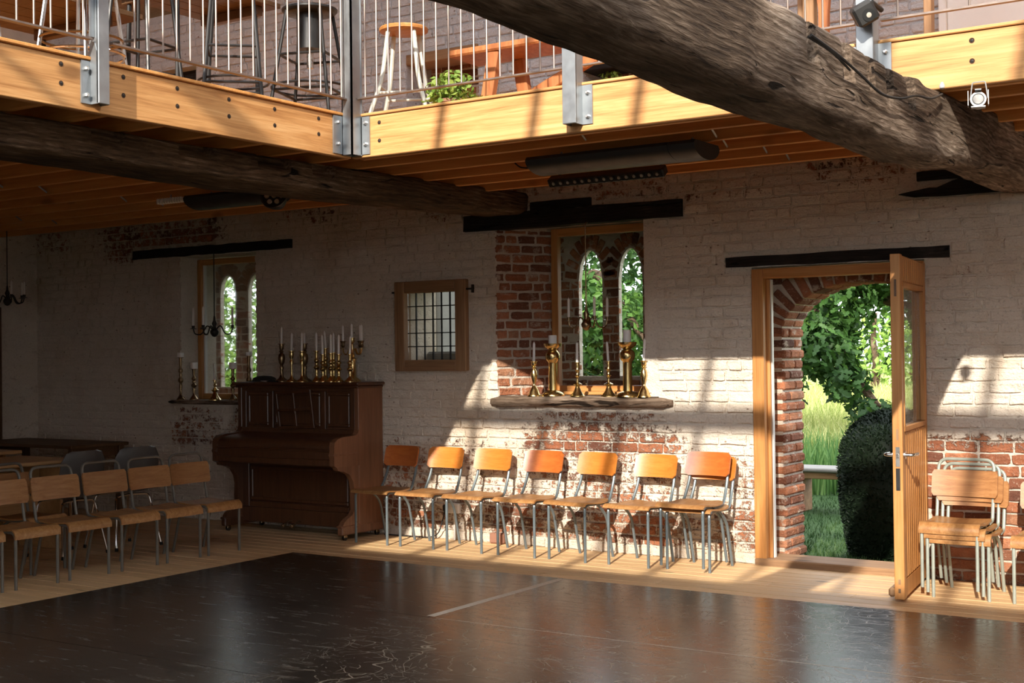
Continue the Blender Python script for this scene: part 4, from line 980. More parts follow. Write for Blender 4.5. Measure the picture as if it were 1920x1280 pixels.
def table(name, label, cx, cy, wx, wy, z, mat, panel, thick=0.03, legm=None):
    t = thing(name, label, 'table', (cx, cy, 0))
    MB().box(cx-wx/2, cx+wx/2, cy-wy/2, cy+wy/2, z-thick, z, 0.006).build('table_top', mat, t, smooth=False)
    if panel:
        for s in (-1, 1): MB().box(cx-wx*.36, cx+wx*.36, cy+s*(wy/2-0.10)-0.015, cy+s*(wy/2-0.10)+0.015, 0, z-thick, 0.003).build('end_panel', mat, t, smooth=False)
        MB().box(cx-0.02, cx+0.02, cy-wy/2+0.12, cy+wy/2-0.12, 0.25, z-thick, 0.003).build('centre_panel', mat, t, smooth=False)
    else:
        for sx in (-1, 1):
            for sy in (-1, 1): MB().box(cx+sx*(wx/2-0.06)-0.03, cx+sx*(wx/2-0.06)+0.03, cy+sy*(wy/2-0.06)-0.03, cy+sy*(wy/2-0.06)+0.03, 0, z-thick, 0.004).build('leg', mat, t, smooth=False)
        for sx in (-1, 1): MB().box(cx+sx*(wx/2-0.06)-0.012, cx+sx*(wx/2-0.06)+0.012, cy-wy/2+0.09, cy+wy/2-0.09, z-thick-0.09, z-thick, 0.002).build('apron', mat, t, smooth=False)
    return t
table('dining_table', 'light wooden table with solid end panels behind the shaded chairs', -8.98, 6.05, 0.72, 1.65, 0.71, 'table', True)
table('dining_table', 'light wooden table behind the other one, lower edge just showing', -9.95, 6.30, 0.75, 1.5, 0.735, 'table', True)
table('long_table', 'long dark wooden table against the whitewashed wall in the corner', -10.55, 8.05, 1.5, 0.65, 0.72, 'dark_wood', False)

# ------------------------------------------------------------------ piano
pn = thing('upright_piano', 'old dark mahogany upright piano with candlesticks on its lid', 'piano', (-7.70, 8.40, 0))
PL, PR, PB, PF, PK, PT = -8.385, -7.02, 8.685, 8.375, 8.065, 1.262
def pb(name, x0, x1, y0, y1, z0, z1, mat='piano', bev=0.004, par=None): return MB().box(x0, x1, y0, y1, z0, z1, bev).build(name, mat, par or pn, smooth=False)
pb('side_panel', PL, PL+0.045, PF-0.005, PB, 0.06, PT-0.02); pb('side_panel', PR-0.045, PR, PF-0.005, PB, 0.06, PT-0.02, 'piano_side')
pb('back_panel', PL+0.045, PR-0.045, PB-0.03, PB, 0.06, PT-0.02)
lid = pb('lid', PL-0.035, PR+0.035, PF-0.05, PB, PT-0.012, PT+0.014, bev=0.011); pb('lid_moulding', PL-0.015, PR+0.015, PF-0.03, PB, PT-0.035, PT-0.012, bev=0.009, par=lid)
up = pb('upper_panel', PL+0.045, PR-0.045, PF+0.02, PF+0.045, 0.84, PT-0.03)
def pframe(par, x0, x1, z0, z1, y, w=0.022, d=0.014):
    for (a, b, c, dd) in ((x0, x1, z1-w, z1), (x0, x1, z0, z0+w), (x0, x0+w, z0+w, z1-w), (x1-w, x1, z0+w, z1-w)): MB().box(a, b, y-d, y, c, dd, 0.006).build('panel_moulding', 'piano', par, smooth=False)
for (a, b) in ((PL+0.11, PL+0.345), (PL+0.43, PR-0.43), (PR-0.345, PR-0.11)): pframe(up, a, b, 0.905, 1.185, PF+0.02)
for (a, b, c, d) in ((PL+0.045, PR-0.045, 1.20, PT-0.03), (PL+0.045, PR-0.045, 0.84, 0.885), (PL+0.045, PL+0.095, 0.885, 1.20), (PR-0.095, PR-0.045, 0.885, 1.20), (PL+0.362, PL+0.412, .885, 1.2), (PR-0.412, PR-0.362, .885, 1.2)): pb('panel_stile', a, b, PF, PF+0.03, c, d, bev=0.003)
# music desk leaning on the upper panel
md = MB()
mdM = Matrix.Translation((-7.685, PF-0.015, 0.885)) @ Matrix.Rotation(radians(6), 4, 'X') @ Matrix.Rotation(radians(-2.5), 4, 'Y')
for (a, b, c, d) in ((-0.205, 0.205, 0.30, 0.325), (-0.205, 0.205, 0.0, 0.025), (-0.205, -0.18, 0.02, 0.31), (0.18, 0.205, 0.02, 0.31), (-0.012, 0.012, 0.02, 0.31), (-0.19, 0.19, 0.15, 0.172)): md.box(a, b, -0.012, 0.004, c, d, 0.003, mdM)
md.build('music_desk', 'piano', pn, smooth=False)
# fallboard, curved, and key bed
prof = [(PK+0.02, 0.735), (PK+0.012, 0.765), (PK+0.03, 0.795), (PK+0.07, 0.815), (PK+0.16, 0.825), (PF-0.05, 0.832), (PF, 0.85), (PF, 0.735)]
MB().prism(prof, 0, PL+0.05, PR-0.05).build('fallboard', 'piano', pn, ang=50)
pb('key_slip', PL+0.045, PR-0.045, PK+0.01, PK+0.04, 0.655, 0.737, bev=0.008); pb('key_bed', PL+0.02, PR-0.02, PK+0.005, PF, 0.605, 0.66, bev=0.01)
pb('key_bed_moulding', PL+0.045, PR-0.045, PK-0.004, PK+0.02, 0.722, 0.74, bev=0.007)
chk = [(PF+0.0, 0.90), (PF-0.012, 0.865), (PF-0.04, 0.845), (PF-0.11, 0.84), (PF-0.2, 0.838), (PK+0.045, 0.825), (PK+0.008, 0.80), (PK, 0.77), (PK, 0.715), (PK-0.008, 0.705), (PK-0.008, 0.69), (PK, 0.68), (PK, 0.612), (PK+0.03, 0.598), (PF, 0.598)]
for (a, b, m_) in ((PL, PL+0.05, 'piano'), (PR-0.05, PR+0.002, 'piano_side')):
    ck = MB().prism(chk, 0, a, b).build('key_cheek', m_, pn, ang=40)
    MB().box(a-0.004, b+0.004, PK-0.012, PF, 0.688, 0.706, 0.006).build('cheek_moulding', m_, ck, smooth=False)
tr = [(PF, 0.598), (PK+0.035, 0.598), (PK+0.045, 0.575), (PK+0.075, 0.565), (PK+0.12, 0.56), (PK+0.19, 0.53), (PK+0.235, 0.47), (PK+0.25, 0.40), (PK+0.245, 0.30), (PK+0.25, 0.24), (PK+0.22, 0.20), (PK+0.16, 0.175), (PK+0.12, 0.15), (PK+0.10, 0.12), (PF, 0.12)]
for (a, b, m_) in ((PL+0.005, PL+0.05, 'piano'), (PR-0.05, PR-0.003, 'piano_side')):
    MB().prism(tr, 0, a, b).build('truss_leg', m_, pn, ang=40)
    tb = MB().box(a-0.004, b+0.004, PK+0.09, PB, 0.045, 0.125, 0.008).build('toe_block', m_, pn, smooth=False)
    MB().box(a-0.007, b+0.007, PK+0.08, PB, 0.105, 0.122, 0.006).build('toe_moulding', m_, tb, smooth=False)
    for y in (PK+0.15, PB-0.06):
        cs = MB().box((a+b)/2-0.014, (a+b)/2+0.014, y-0.02, y+0.02, 0.022, 0.046, 0.004).build('caster', 'dark_brass', pn, smooth=False)
        MB().lathe([(0.010, -0.011), (0.024, -0.009), (0.024, 0.009), (0.010, 0.011)], n=14, M=Matrix.Translation(((a+b)/2, y, 0.024)) @ Matrix.Rotation(pi/2, 4, 'Y')).build('caster_wheel', 'iron', cs)
kp = pb('knee_panel', PL+0.045, PR-0.045, PF+0.02, PF+0.045, 0.20, 0.60); pframe(kp, PL+0.13, PR-0.13, 0.255, 0.555, PF+0.02, 0.03, 0.016)
for (a, b, c, d) in ((PL+0.045, PL+0.12, 0.20, 0.60), (PR-0.12, PR-0.045, 0.20, 0.60), (PL+0.12, PR-0.12, 0.565, 0.60), (PL+0.12, PR-0.12, 0.20, 0.245)): pb('panel_stile', a, b, PF, PF+0.03, c, d, bev=0.003)
pb('bottom_rail', PL+0.045, PR-0.045, PF-0.01, PF+0.04, 0.075, 0.20, bev=0.005)
for x in (-7.76, -7.66):
    MB().tube(smoothc([(x, PF, 0.10), (x, PF-0.05, 0.105), (x+0.01, PF-0.10, 0.085), (x+0.01, PF-0.14, 0.075)], 4), [0.008]*8+[0.012, 0.015, 0.017, 0.017, 0.012], 8).build('pedal', 'dark_brass', pn)

# ------------------------------------------------------------------ candlesticks
def prof_urn(h): return [(0.062, 0), (0.062, 0.008), (0.050, 0.018), (0.030, 0.028), (0.016, 0.05), (0.013, 0.10*h/.33), (0.020, 0.125*h/.33), (0.012, 0.14*h/.33), (0.024, 0.165*h/.33), (0.031, 0.20*h/.33), (0.026, 0.235*h/.33), (0.012, 0.25*h/.33), (0.021, 0.262*h/.33), (0.012, 0.272*h/.33), (0.020, 0.285*h/.33), (0.021, h-0.008), (0.032, h-0.005), (0.032, h)]
def prof_tulip(h): return [(0.052, 0), (0.052, 0.006), (0.040, 0.016), (0.020, 0.026), (0.010, 0.05), (0.009, h*0.30), (0.012, h*0.55), (0.018, h*0.66), (0.012, h*0.70), (0.009, h*0.74), (0.018, h*0.79), (0.022, h*0.88), (0.020, h-0.012), (0.014, h-0.008), (0.034, h-0.004), (0.034, h)]
def prof_bead(h):
    p = [(0.042, 0), (0.042, 0.007), (0.034, 0.016), (0.024, 0.03), (0.012, 0.045)]
    for z, r in ((0.25, .012), (0.33, .016), (0.39, .012), (0.43, .024), (0.48, .026), (0.53, .012), (0.58, .017), (0.62, .012), (0.66, .022), (0.70, .022), (0.75, .011), (0.82, .013), (0.93, .014)): p.append((r, h*z))
    return p+[(0.016, h-0.008), (0.027, h-0.005), (0.027, h)]
def prof_slim(h):
    p = [(0.060, 0), (0.060, 0.006), (0.050, 0.014), (0.030, 0.04), (0.016, 0.075), (0.030, 0.088), (0.036, 0.095), (0.012, 0.108), (0.009, 0.13)]
    for z, r in ((0.56, .009), (0.60, .020), (0.64, .010), (0.72, .011), (0.76, .018), (0.80, .010), (0.86, .013), (0.94, .013)): p.append((r, h*z))
    return p+[(0.013, h-0.007), (0.028, h-0.004), (0.028, h)]
def prof_baluster(h):
    p = [(0.055, 0), (0.055, 0.006), (0.047, 0.015), (0.034, 0.05), (0.018, 0.075), (0.010, 0.085), (0.010, 0.10), (0.020, 0.13), (0.027, 0.16), (0.022, 0.195), (0.011, 0.215)]
    return p+[(0.020, h*0.83), (0.012, h*0.86), (0.020, h*0.89), (0.021, h-0.008), (0.028, h-0.004), (0.028, h)]
def prof_pillar(h): return [(0.090, 0), (0.090, 0.010), (0.078, 0.025), (0.060, 0.035), (0.036, 0.045), (0.033, h*0.62), (0.036, h*0.645), (0.050, h*0.68), (0.058, h*0.74), (0.056, h*0.80), (0.044, h*0.85), (0.030, h*0.875), (0.044, h*0.90), (0.066, h*0.94), (0.072, h), (0.066, h), (0.052, h*0.955), (0.0, h*0.95)]
def taper(x, y, z, h, r=0.0105, lean=(0, 0)):
    mb = MB(); mb.tube([(x, y, z), (x+lean[0]*.9, y+lean[1]*.9, z+h*0.90), (x+lean[0]*.97, y+lean[1]*.97, z+h*0.97), (x+lean[0], y+lean[1], z+h)], [r, r*0.92, r*0.5, r*0.15], 10)
    mb.tube([(x+lean[0], y+lean[1], z+h), (x+lean[0], y+lean[1], z+h+0.008)], 0.001, 4); return mb
def candlestick(prof, label, x, y, z, h, ch, group, mat='brass', lean=(0, 0), pillar=None, n=18):
    t = thing('candlestick', label, 'candlestick', (x, y, z), group)
    MB().lathe(prof(h), (x, y, z), n).build('holder', mat, t, ang=50)
    if pillar:
        zz = z+h*0.95 if prof is prof_pillar else z+h
        c = MB().lathe([(pillar, 0), (pillar, ch-0.004), (pillar-0.004, ch), (0.005, ch-0.004)], (x, y, zz), 18).build('pillar_candle', 'candle', t)
        MB().tube([(x, y, zz+ch-0.005), (x+0.001, y, zz+ch+0.01)], 0.0012, 4).build('wick', 'rubber', c)
    else: taper(x, y, z+h-0.01, ch+0.01, lean=lean).build('taper_candle', 'candle', t)
    return t
GP = 'brass candlesticks on the piano'; PZ = PT+0.014
def sx(x, y): return x*(y/8.52)
for (x, y, prof, h, ch, mat, lb, ln) in [
 (-8.003, 8.52, prof_urn, 0.330, 0.145, 'dark_brass', 'tall dark urn-stemmed candlestick at the left end of the piano group', (0.006, 0)),
 (-7.887, 8.50, prof_tulip, 0.265, 0.155, 'brass', 'slim tulip-cupped brass candlestick second from the left on the piano', (0.006, 0)),
 (-7.767, 8.47, prof_tulip, 0.262, 0.160, 'brass', 'slim tulip-cupped candlestick in front of the second dark urn-stemmed one', (0.003, 0)),
 (-7.735, 8.59, prof_urn, 0.328, 0.095, 'dark_brass', 'tall dark urn-stemmed candlestick standing behind a slim brass one', (-0.004, 0)),
 (-7.601, 8.50, prof_bead, 0.263, 0.155, 'brass', 'bead-turned candlestick leftmost of the crowded beaded cluster on the piano', (0, 0)),
 (-7.531, 8.46, prof_bead, 0.232, 0.165, 'brass', 'short beaded candlestick at the front of the cluster, candle leaning left', (-0.006, 0)),
 (-7.50, 8.615, prof_bead, 0.285, 0.148, 'brass', 'taller beaded candlestick at the back of the cluster, candle leaning left', (-0.010, 0)),
 (-7.441, 8.45, prof_bead, 0.242, 0.160, 'brass', 'beaded candlestick at the front in the middle of the piano cluster', (0.002, 0)),
 (-7.41, 8.555, prof_bead, 0.246, 0.168, 'brass', 'beaded candlestick half hidden behind the middle of the piano cluster', (0, 0)),
 (-7.354, 8.50, prof_bead, 0.233, 0.162, 'brass', 'beaded candlestick at the right of the cluster, left of the candelabra', (0.003, 0)),
 (-7.232, 8.42, prof_bead, 0.232, 0.145, 'brass', 'beaded candlestick standing in front of the candelabra', (0.006, 0))]:
    candlestick(prof, lb, sx(x, y), y, PZ, h, ch, GP, mat, ln)
cx, cy = sx(-7.204, 8.56), 8.56
cdl = thing('candelabra', 'brass candelabra with scrolled arms and white candles, right end of the piano', 'candelabra', (cx, cy, PZ))
MB().lathe([(0.070, 0), (0.070, 0.008), (0.055, 0.022), (0.032, 0.04), (0.028, 0.17), (0.034, 0.19), (0.018, 0.205), (0.026, 0.225), (0.012, 0.245), (0.016, 0.29), (0.009, 0.32), (0.022, 0.335), (0.020, 0.36), (0.028, 0.365), (0.028, 0.368)], (cx, cy, PZ), 18).build('column', 'brass', cdl, ang=50)
taper(cx-0.006, cy, PZ+0.36, 0.125).build('taper_candle', 'candle', cdl)
for k, an in enumerate((0.0, pi, pi/2)):
    d = Vector((cos(an), sin(an), 0)); P = lambda r, z: Vector((cx, cy, PZ+z))+d*r
    MB().tube(smoothc([P(0.01, 0.25), P(0.035, 0.275), P(0.055, 0.235), P(0.085, 0.232), P(0.102, 0.265), P(0.102, 0.285)], 5), 0.0055, 8).build('arm', 'brass', cdl)
    q = P(0.102, 0.28); MB().lathe([(0.034, 0), (0.034, 0.003), (0.010, 0.006), (0.018, 0.022), (0.012, 0.034), (0.020, 0.055), (0.028, 0.06), (0.028, 0.062)], q, 14).build('candle_cup', 'dark_brass', cdl, ang=50)
    taper(q.x, q.y, q.z+0.055, 0.14).build('taper_candle', 'candle', cdl)
# things lying on the left of the lid
hat = thing('cloth_cap', 'dark cap lying on the left end of the piano lid', 'cap', (-8.22, 8.52, PZ))
MB().lathe([(0.105, 0), (0.11, 0.012), (0.095, 0.035), (0.06, 0.048), (0.0, 0.052)], (-8.22, 8.53, PZ), 20).build('crown', 'rubber', hat)
MB().sheet([[(-8.22+0.085*cos(a)*(1+0.6*t), 8.53-(0.085+0.06*t)*abs(sin(a)), PZ+0.008-0.004*t) for a in [pi*(0.15+0.7*j/8) for j in range(9)]] for t in (0, 0.5, 1)], 0.004).build('peak', 'rubber', hat)
tag(MB().sheet([[(-8.14+0.16*u, 8.40+0.11*v, PZ+0.004+0.012*abs(u-0.5)) for u in (0, .25, .5, .75, 1)] for v in (0, 1)], 0.002).build('paper_sheet', 'paper'), 'folded white paper on the piano lid beside the dark cap', 'paper')
tag(MB().tube(smoothc([(-7.96+0.055*cos(a), 8.36+0.03*sin(a), PZ+0.006) for a in [2*pi*k/12 for k in range(11)]], 3), 0.006, 6).build('cable_coil', 'rubber'), 'small coil of black cord at the foot of the slim candlestick on the piano', 'cord')
# middle window sill
GS = 'brass candlesticks on the middle window sill'; SZ = 1.1605
def ms(x, y): return x*(y/8.76)
candlestick(prof_baluster, 'leaf-stemmed brass candlestick at the left end of the middle window sill', ms(-5.563, 8.74), 8.74, SZ, 0.272, 0.15, GS, lean=(0.004, 0))
candlestick(prof_pillar, 'massive brass pillar candle holder with a ball, left one of two on the sill', ms(-5.39, 8.79), 8.79, SZ, 0.408, 0.085, GS, pillar=0.033, n=24)
candlestick(prof_slim, 'slim brass candlestick with drip tray, between the pillar holders, left one', ms(-5.170, 8.72), 8.72, SZ, 0.262, 0.15, GS)
candlestick(prof_slim, 'slim brass candlestick with drip tray, between the pillar holders, candle leaning', ms(-4.897, 8.76), 8.76, SZ, 0.268, 0.145, GS, lean=(-0.012, 0))
candlestick(prof_pillar, 'massive brass pillar candle holder with a ball and taller candle, right one', ms(-4.735, 8.74), 8.74, SZ, 0.408, 0.112, GS, pillar=0.031, n=24)
candlestick(prof_baluster, 'leaf-stemmed brass candlestick at the right end of the middle window sill', ms(-4.597, 8.70), 8.70, SZ, 0.27, 0.162, GS, lean=(0.008, 0))
GL = 'candle holders on the dark narrow window sill'; LZ = 1.101
def ls(x, y): return x*(y/8.70)
candlestick(prof_bead, 'tall turned candle stand with melted pillar candle, leftmost on the narrow sill', ls(-9.455, 8.70), 8.70, LZ, 0.40, 0.042, GL, 'dark_brass', pillar=0.032)
candlestick(prof_bead, 'turned candle stand with square-looking white candle, second on the narrow sill', ls(-9.28, 8.74), 8.74, LZ, 0.29, 0.06, GL, 'dark_brass', pillar=0.036)
candlestick(prof_slim, 'thin brass candlestick with tall white taper on the narrow sill', ls(-9.005, 8.68), 8.68, LZ, 0.185, 0.155, GL, 'brass', lean=(-0.012, 0))
candlestick(prof_bead, 'turned candle stand with dark candle against the bright lancet', ls(-8.775, 8.74), 8.74, LZ, 0.29, 0.055, GL, 'dark_brass', pillar=0.034)
candlestick(prof_bead, 'candle stand half hidden behind the piano corner on the narrow sill', ls(-8.572, 8.72), 8.72, LZ, 0.405, 0.035, GL, 'dark_brass', pillar=0.030)
# hanging candle holders
def chandelier(label, x, y, ztop, zb, arms, ch, mat, R):
    t = thing('hanging_candle_holder', label, 'chandelier', (x, y, ztop))
    MB().tube(fillet([(x, y, zb+0.10), (x, y, ztop), (x, 8.70, ztop+0.01)], 0.02, 3) if ztop < 2.6 else [(x, y, zb+0.10), (x, y, ztop)], 0.005, 6).build('rod', mat, t)
    MB().lathe([(0.006, 0), (0.022, 0.008), (0.036, 0.03), (0.040, 0.05), (0.024, 0.075), (0.014, 0.095), (0.024, 0.12), (0.012, 0.15), (0.008, 0.19)], (x, y, zb), 16).build('body', mat, t, ang=50)
    for an in arms:
        d = Vector((cos(an), sin(an), 0)); P = lambda r, z: Vector((x, y, zb+z))+d*r
        a = MB().tube(smoothc([P(0.02, 0.07), P(R*.35, 0.10), P(R*.6, 0.03), P(R*.9, 0.03), P(R, 0.075)], 5), 0.006, 6).build('arm', mat, t)
        q = P(R, 0.075); MB().lathe([(0.030, 0), (0.030, 0.004), (0.013, 0.008), (0.015, 0.03)], q, 12).build('candle_cup', mat, a, ang=50)
        taper(q.x, q.y, q.z+0.02, ch+0.01).build('taper_candle', 'candle', t)
chandelier('dark iron hanging candle holder in front of the narrow window left of the piano', -8.89, 8.59, 2.46, 1.68, (0.15, 2.9, 3.6, 5.0), 0.165, 'iron', 0.20)
chandelier('bronze hanging candle holder on a wire inside the middle window', -5.015, 8.64, 2.47, 1.66, (0.9, 3.0, 5.6), 0.145, 'dark_brass', 0.17)
chandelier('iron hanging candle holder at the very edge of the photo by the corner', -11.16, 8.06, 2.92, 2.02, (-0.4, 0.5, 1.6, 3.3), 0.13, 'iron', 0.17)
tag(MB().box(-11.56, -11.47, 8.10, 8.22, 0.0, 2.02, 0.006).build('wall_post', 'dark_wood', smooth=False), 'dark timber post against the left wall at the very edge of the photo', 'post')
# socket, pipe, plug
sk = thing('wall_socket', 'white double wall socket with plug behind the third chair', 'socket', (-6.30, 8.70, 0.25))
MB().box(-6.345, -6.235, WY-0.038, WY+0.002, 0.215, 0.295, 0.005).build('socket_box', 'white_plastic', sk, smooth=False)
MB().box(-6.325, -6.30, WY-0.041, WY-0.036, 0.245, 0.275).box(-6.28, -6.255, WY-0.041, WY-0.036, 0.245, 0.275).build('switch', 'paper', sk, smooth=False)
MB().tube([(-6.29, WY-0.015, 0.0), (-6.29, WY-0.015, 0.216)], 0.010, 8).build('conduit', 'white_plastic', sk)
MB().box(-6.372, -6.335, WY-0.075, WY-0.038, 0.23, 0.285, 0.01).build('plug', 'rubber', sk, smooth=False)
tag(MB().tube(smoothc([(-6.355, WY-0.06, 0.23), (-6.37, WY-0.08, 0.14), (-6.42, WY-0.07, 0.05), (-6.52, WY-0.06, 0.012), (-6.75, WY-0.05, 0.006), (-6.98, WY-0.06, 0.006)], 5), 0.005, 6).build('power_cord', 'rubber'), 'black power cord drooping from the wall socket to the floor', 'cord')
tag(MB().box(-5.93, -5.80, WY-0.055, WY+0.0, 0.0, 0.085, 0.012).build('terracotta_block', 'terracotta', smooth=False), 'terracotta block at the foot of the wall behind the fourth chair', 'brick')

# ------------------------------------------------------------------ heaters and lamps under the gallery
def heater(label, x0, x1, yc, zc, w=0.17):
    t = thing('infrared_heater', label, 'heater', ((x0+x1)/2, yc, zc))
    pts = [(yc+w*cos(a), zc+0.075*sin(a)) for a in [pi+pi*k/12 for k in range(13)]]
    MB().prism(pts+[(yc+w*0.9, zc+0.02), (yc-w*0.9, zc+0.02)], 0, x0, x1-0.17).build('heater_body', 'black_matt', t, ang=40)
    pts2 = [(yc+w*1.01*cos(a), zc+0.077*sin(a)) for a in [pi+pi*k/12 for k in range(13)]]
    MB().prism(pts2+[(yc+w*0.9, zc+0.02), (yc-w*0.9, zc+0.02)], 0, x1-0.165, x1).build('end_cap', 'black_matt', t, ang=40)
    for x in (x0+0.15, x1-0.10): MB().tube([(x, yc, zc+0.01), (x+0.03, yc-0.04, 2.702)], 0.007, 6).build('bracket', 'galv', t)
    return t
heater('long black curved infrared heater hung under the far gallery joists', -4.32, -3.20, 6.90, 2.655)
heater('black infrared heater under the side gallery joists, seen nearly end on', -7.35, -6.55, 6.95, 2.66, 0.15)
def led_bar(label, x0, x1, y, z, nl):
    t = thing('stage_light_bar', label, 'stage light', ((x0+x1)/2, y, z))
    R = Matrix.Translation(((x0+x1)/2, y, z)) @ Matrix.Rotation(radians(35), 4, 'X')
    L = (x1-x0)/2; MB().box(-L, L, -0.035, 0.035, -0.03, 0.03, 0.008, R).build('housing', 'black', t, smooth=False)
    for i in range(nl):
        xx = -L+0.045+(2*L-0.09)*i/(nl-1)
        l = MB().lathe([(0.022, 0), (0.022, 0.010), (0.016, 0.010), (0.014, 0.004)], n=12, M=R @ Matrix.Translation((xx, -0.033, 0)) @ Matrix.Rotation(pi/2, 4, 'X')).build('lens_ring', 'black_matt', t)
        MB().lathe([(0.013, 0.003), (0.010, 0.009), (0.004, 0.011)], n=10, M=R @ Matrix.Translation((xx, -0.033, 0)) @ Matrix.Rotation(pi/2, 4, 'X')).build('lens', 'lens', l)
    MB().tube(fillet([(x0+0.05, y, z), (x0+0.05, y+0.05, z+0.06), (x1-0.05, y+0.05, z+0.06), (x1-0.05, y, z)], 0.03, 3), 0.007, 6).build('yoke', 'black', t)
    MB().tube([((x0+x1)/2, y+0.05, z+0.06), ((x0+x1)/2, 7.385, 2.712)], 0.008, 6).build('hanger', 'black', t)
led_bar('black stage light bar with a row of thirteen lenses below the far gallery heater', -4.60, -3.75, 7.47, 2.625, 15)
pc = thing('par_lamp', 'round black stage lamp with a cluster of lenses, end on beside the beam', 'stage light', (-6.45, 6.85, 2.62))
PM = Matrix.Translation((-6.42, 6.78, 2.60)) @ Matrix.Rotation(radians(25), 4, 'Z') @ Matrix.Rotation(radians(68), 4, 'X')
MB().lathe([(0.05, -0.10), (0.075, -0.05), (0.095, 0.0), (0.095, 0.02), (0.085, 0.02), (0.083, 0.005)], n=22, M=PM).build('housing', 'black', pc, ang=45)
for k in range(7):
    rr, an = (0.0, 0) if k == 0 else (0.052, pi*k/3)
    MB().lathe([(0.017, 0.004), (0.017, 0.014), (0.010, 0.016), (0.004, 0.017)], n=12, M=PM @ Matrix.Translation((rr*cos(an), rr*sin(an), 0.004))).build('lens', 'lens', pc)
MB().tube([(-6.44, 6.86, 2.63), (-6.44, 7.0, 2.712)], 0.008, 6).build('hanger', 'black', pc)
bt = thing('batten_lamp', 'short white strip lamp beside the side gallery heater', 'lamp', (-7.55, 6.85, 2.66))
MB().box(-7.66, -7.37, 6.82, 6.86, 2.645, 2.675, 0.006).build('tube_housing', 'white_paint', bt, smooth=False)
for i in range(10): MB().box(-7.65+0.027*i, -7.636+0.027*i, 6.815, 6.865, 2.640, 2.68, 0.002).build('fin', 'white_plastic', bt, smooth=False)
MB().tube([(-7.52, 6.84, 2.67), (-7.52, 6.84, 2.705)], 0.006, 6).build('hanger', 'galv', bt)
sl_ = thing('spotlight', 'small white barn-door spotlight hanging under the right fascia', 'spotlight', (-1.533, 6.23, 2.70))
SMx = Matrix.Translation((-1.533, 6.22, 2.620)) @ Matrix.Rotation(radians(14), 4, 'Z') @ Matrix.Rotation(radians(82), 4, 'X') @ Matrix.Scale(0.68, 4)
MB().lathe([(0.030, -0.09), (0.045, -0.08), (0.048, 0.0), (0.052, 0.012), (0.040, 0.013), (0.034, 0.002), (0.030, -0.012)], n=22, M=SMx).build('housing', 'grey_enamel', sl_, ang=45)
MB().lathe([(0.030, -0.010), (0.018, -0.002), (0.004, 0.0)], n=16, M=SMx).build('lens', 'lens', sl_)
MB().lathe([(0.034, 0.0135), (0.034, 0.010), (0.029, 0.004)], n=16, M=SMx).build('lens_ring', 'dark_steel', sl_)
MB().tube(fillet([(-1.572, 6.235, 2.625), (-1.562, 6.235, 2.703), (-1.504, 6.235, 2.703), (-1.494, 6.235, 2.625)], 0.010, 3), 0.003, 6).build('yoke', 'grey_enamel', sl_)
for (a, b, c, d) in ((-0.066, -0.062, -0.05, 0.05), (0.062, 0.066, -0.05, 0.05), (-0.045, 0.045, -0.064, -0.058), (-0.02, 0.02, 0.055, 0.06)): MB().box(a, b, c, d, 0.0, 0.045, 0, SMx).build('barn_door', 'grey_enamel', sl_, smooth=False)
bs = thing('floodlight', 'black box floodlight clamped to the right railing post', 'floodlight', (-2.02, 6.15, 3.07))
BM = Matrix.Translation((-2.02, 6.115, 3.065)) @ Matrix.Rotation(radians(20), 4, 'Z') @ Matrix.Rotation(radians(-28), 4, 'Y') @ Matrix.Rotation(radians(18), 4, 'X')
MB().box(-0.052, 0.052, -0.05, 0.05, -0.05, 0.05, 0.012, BM).build('housing', 'black_matt', bs, smooth=False)
MB().lathe([(0.030, 0), (0.030, 0.004), (0.024, 0.004)], n=18, M=BM @ Matrix.Translation((0.008, -0.05, -0.01)) @ Matrix.Rotation(pi/2, 4, 'X')).build('lens_ring', 'black', bs)
MB().lathe([(0.024, 0.001), (0.012, 0.004), (0.003, 0.005)], n=16, M=BM @ Matrix.Translation((0.008, -0.05, -0.01)) @ Matrix.Rotation(pi/2, 4, 'X')).build('lens', 'lens', bs)
MB().tube([BM @ Vector((0.052, 0, 0.03)), (-1.965, 6.20, 3.09)], 0.012, 8).build('clamp', 'black', bs)
bu_ = thing('light_bulb', 'tiny clear bulb under the fascia where the big beam ends', 'bulb', (-1.70, 6.24, 2.72))
MB().lathe([(0.004, -0.022), (0.012, -0.016), (0.014, -0.006), (0.008, 0.006), (0.006, 0.012)], (-1.70, 6.24, 2.712), 12).build('glass_bulb', 'clear_bulb', bu_)
tag(MB().tube(smoothc([(-4.60, 7.05, 2.70), (-4.52, 7.0, 2.66), (-4.40, 6.95, 2.645), (-4.323, 6.92, 2.655)], 5), 0.005, 6).build('heater_cable', 'rubber'), 'black cable drooping to the left end of the long heater', 'cable')

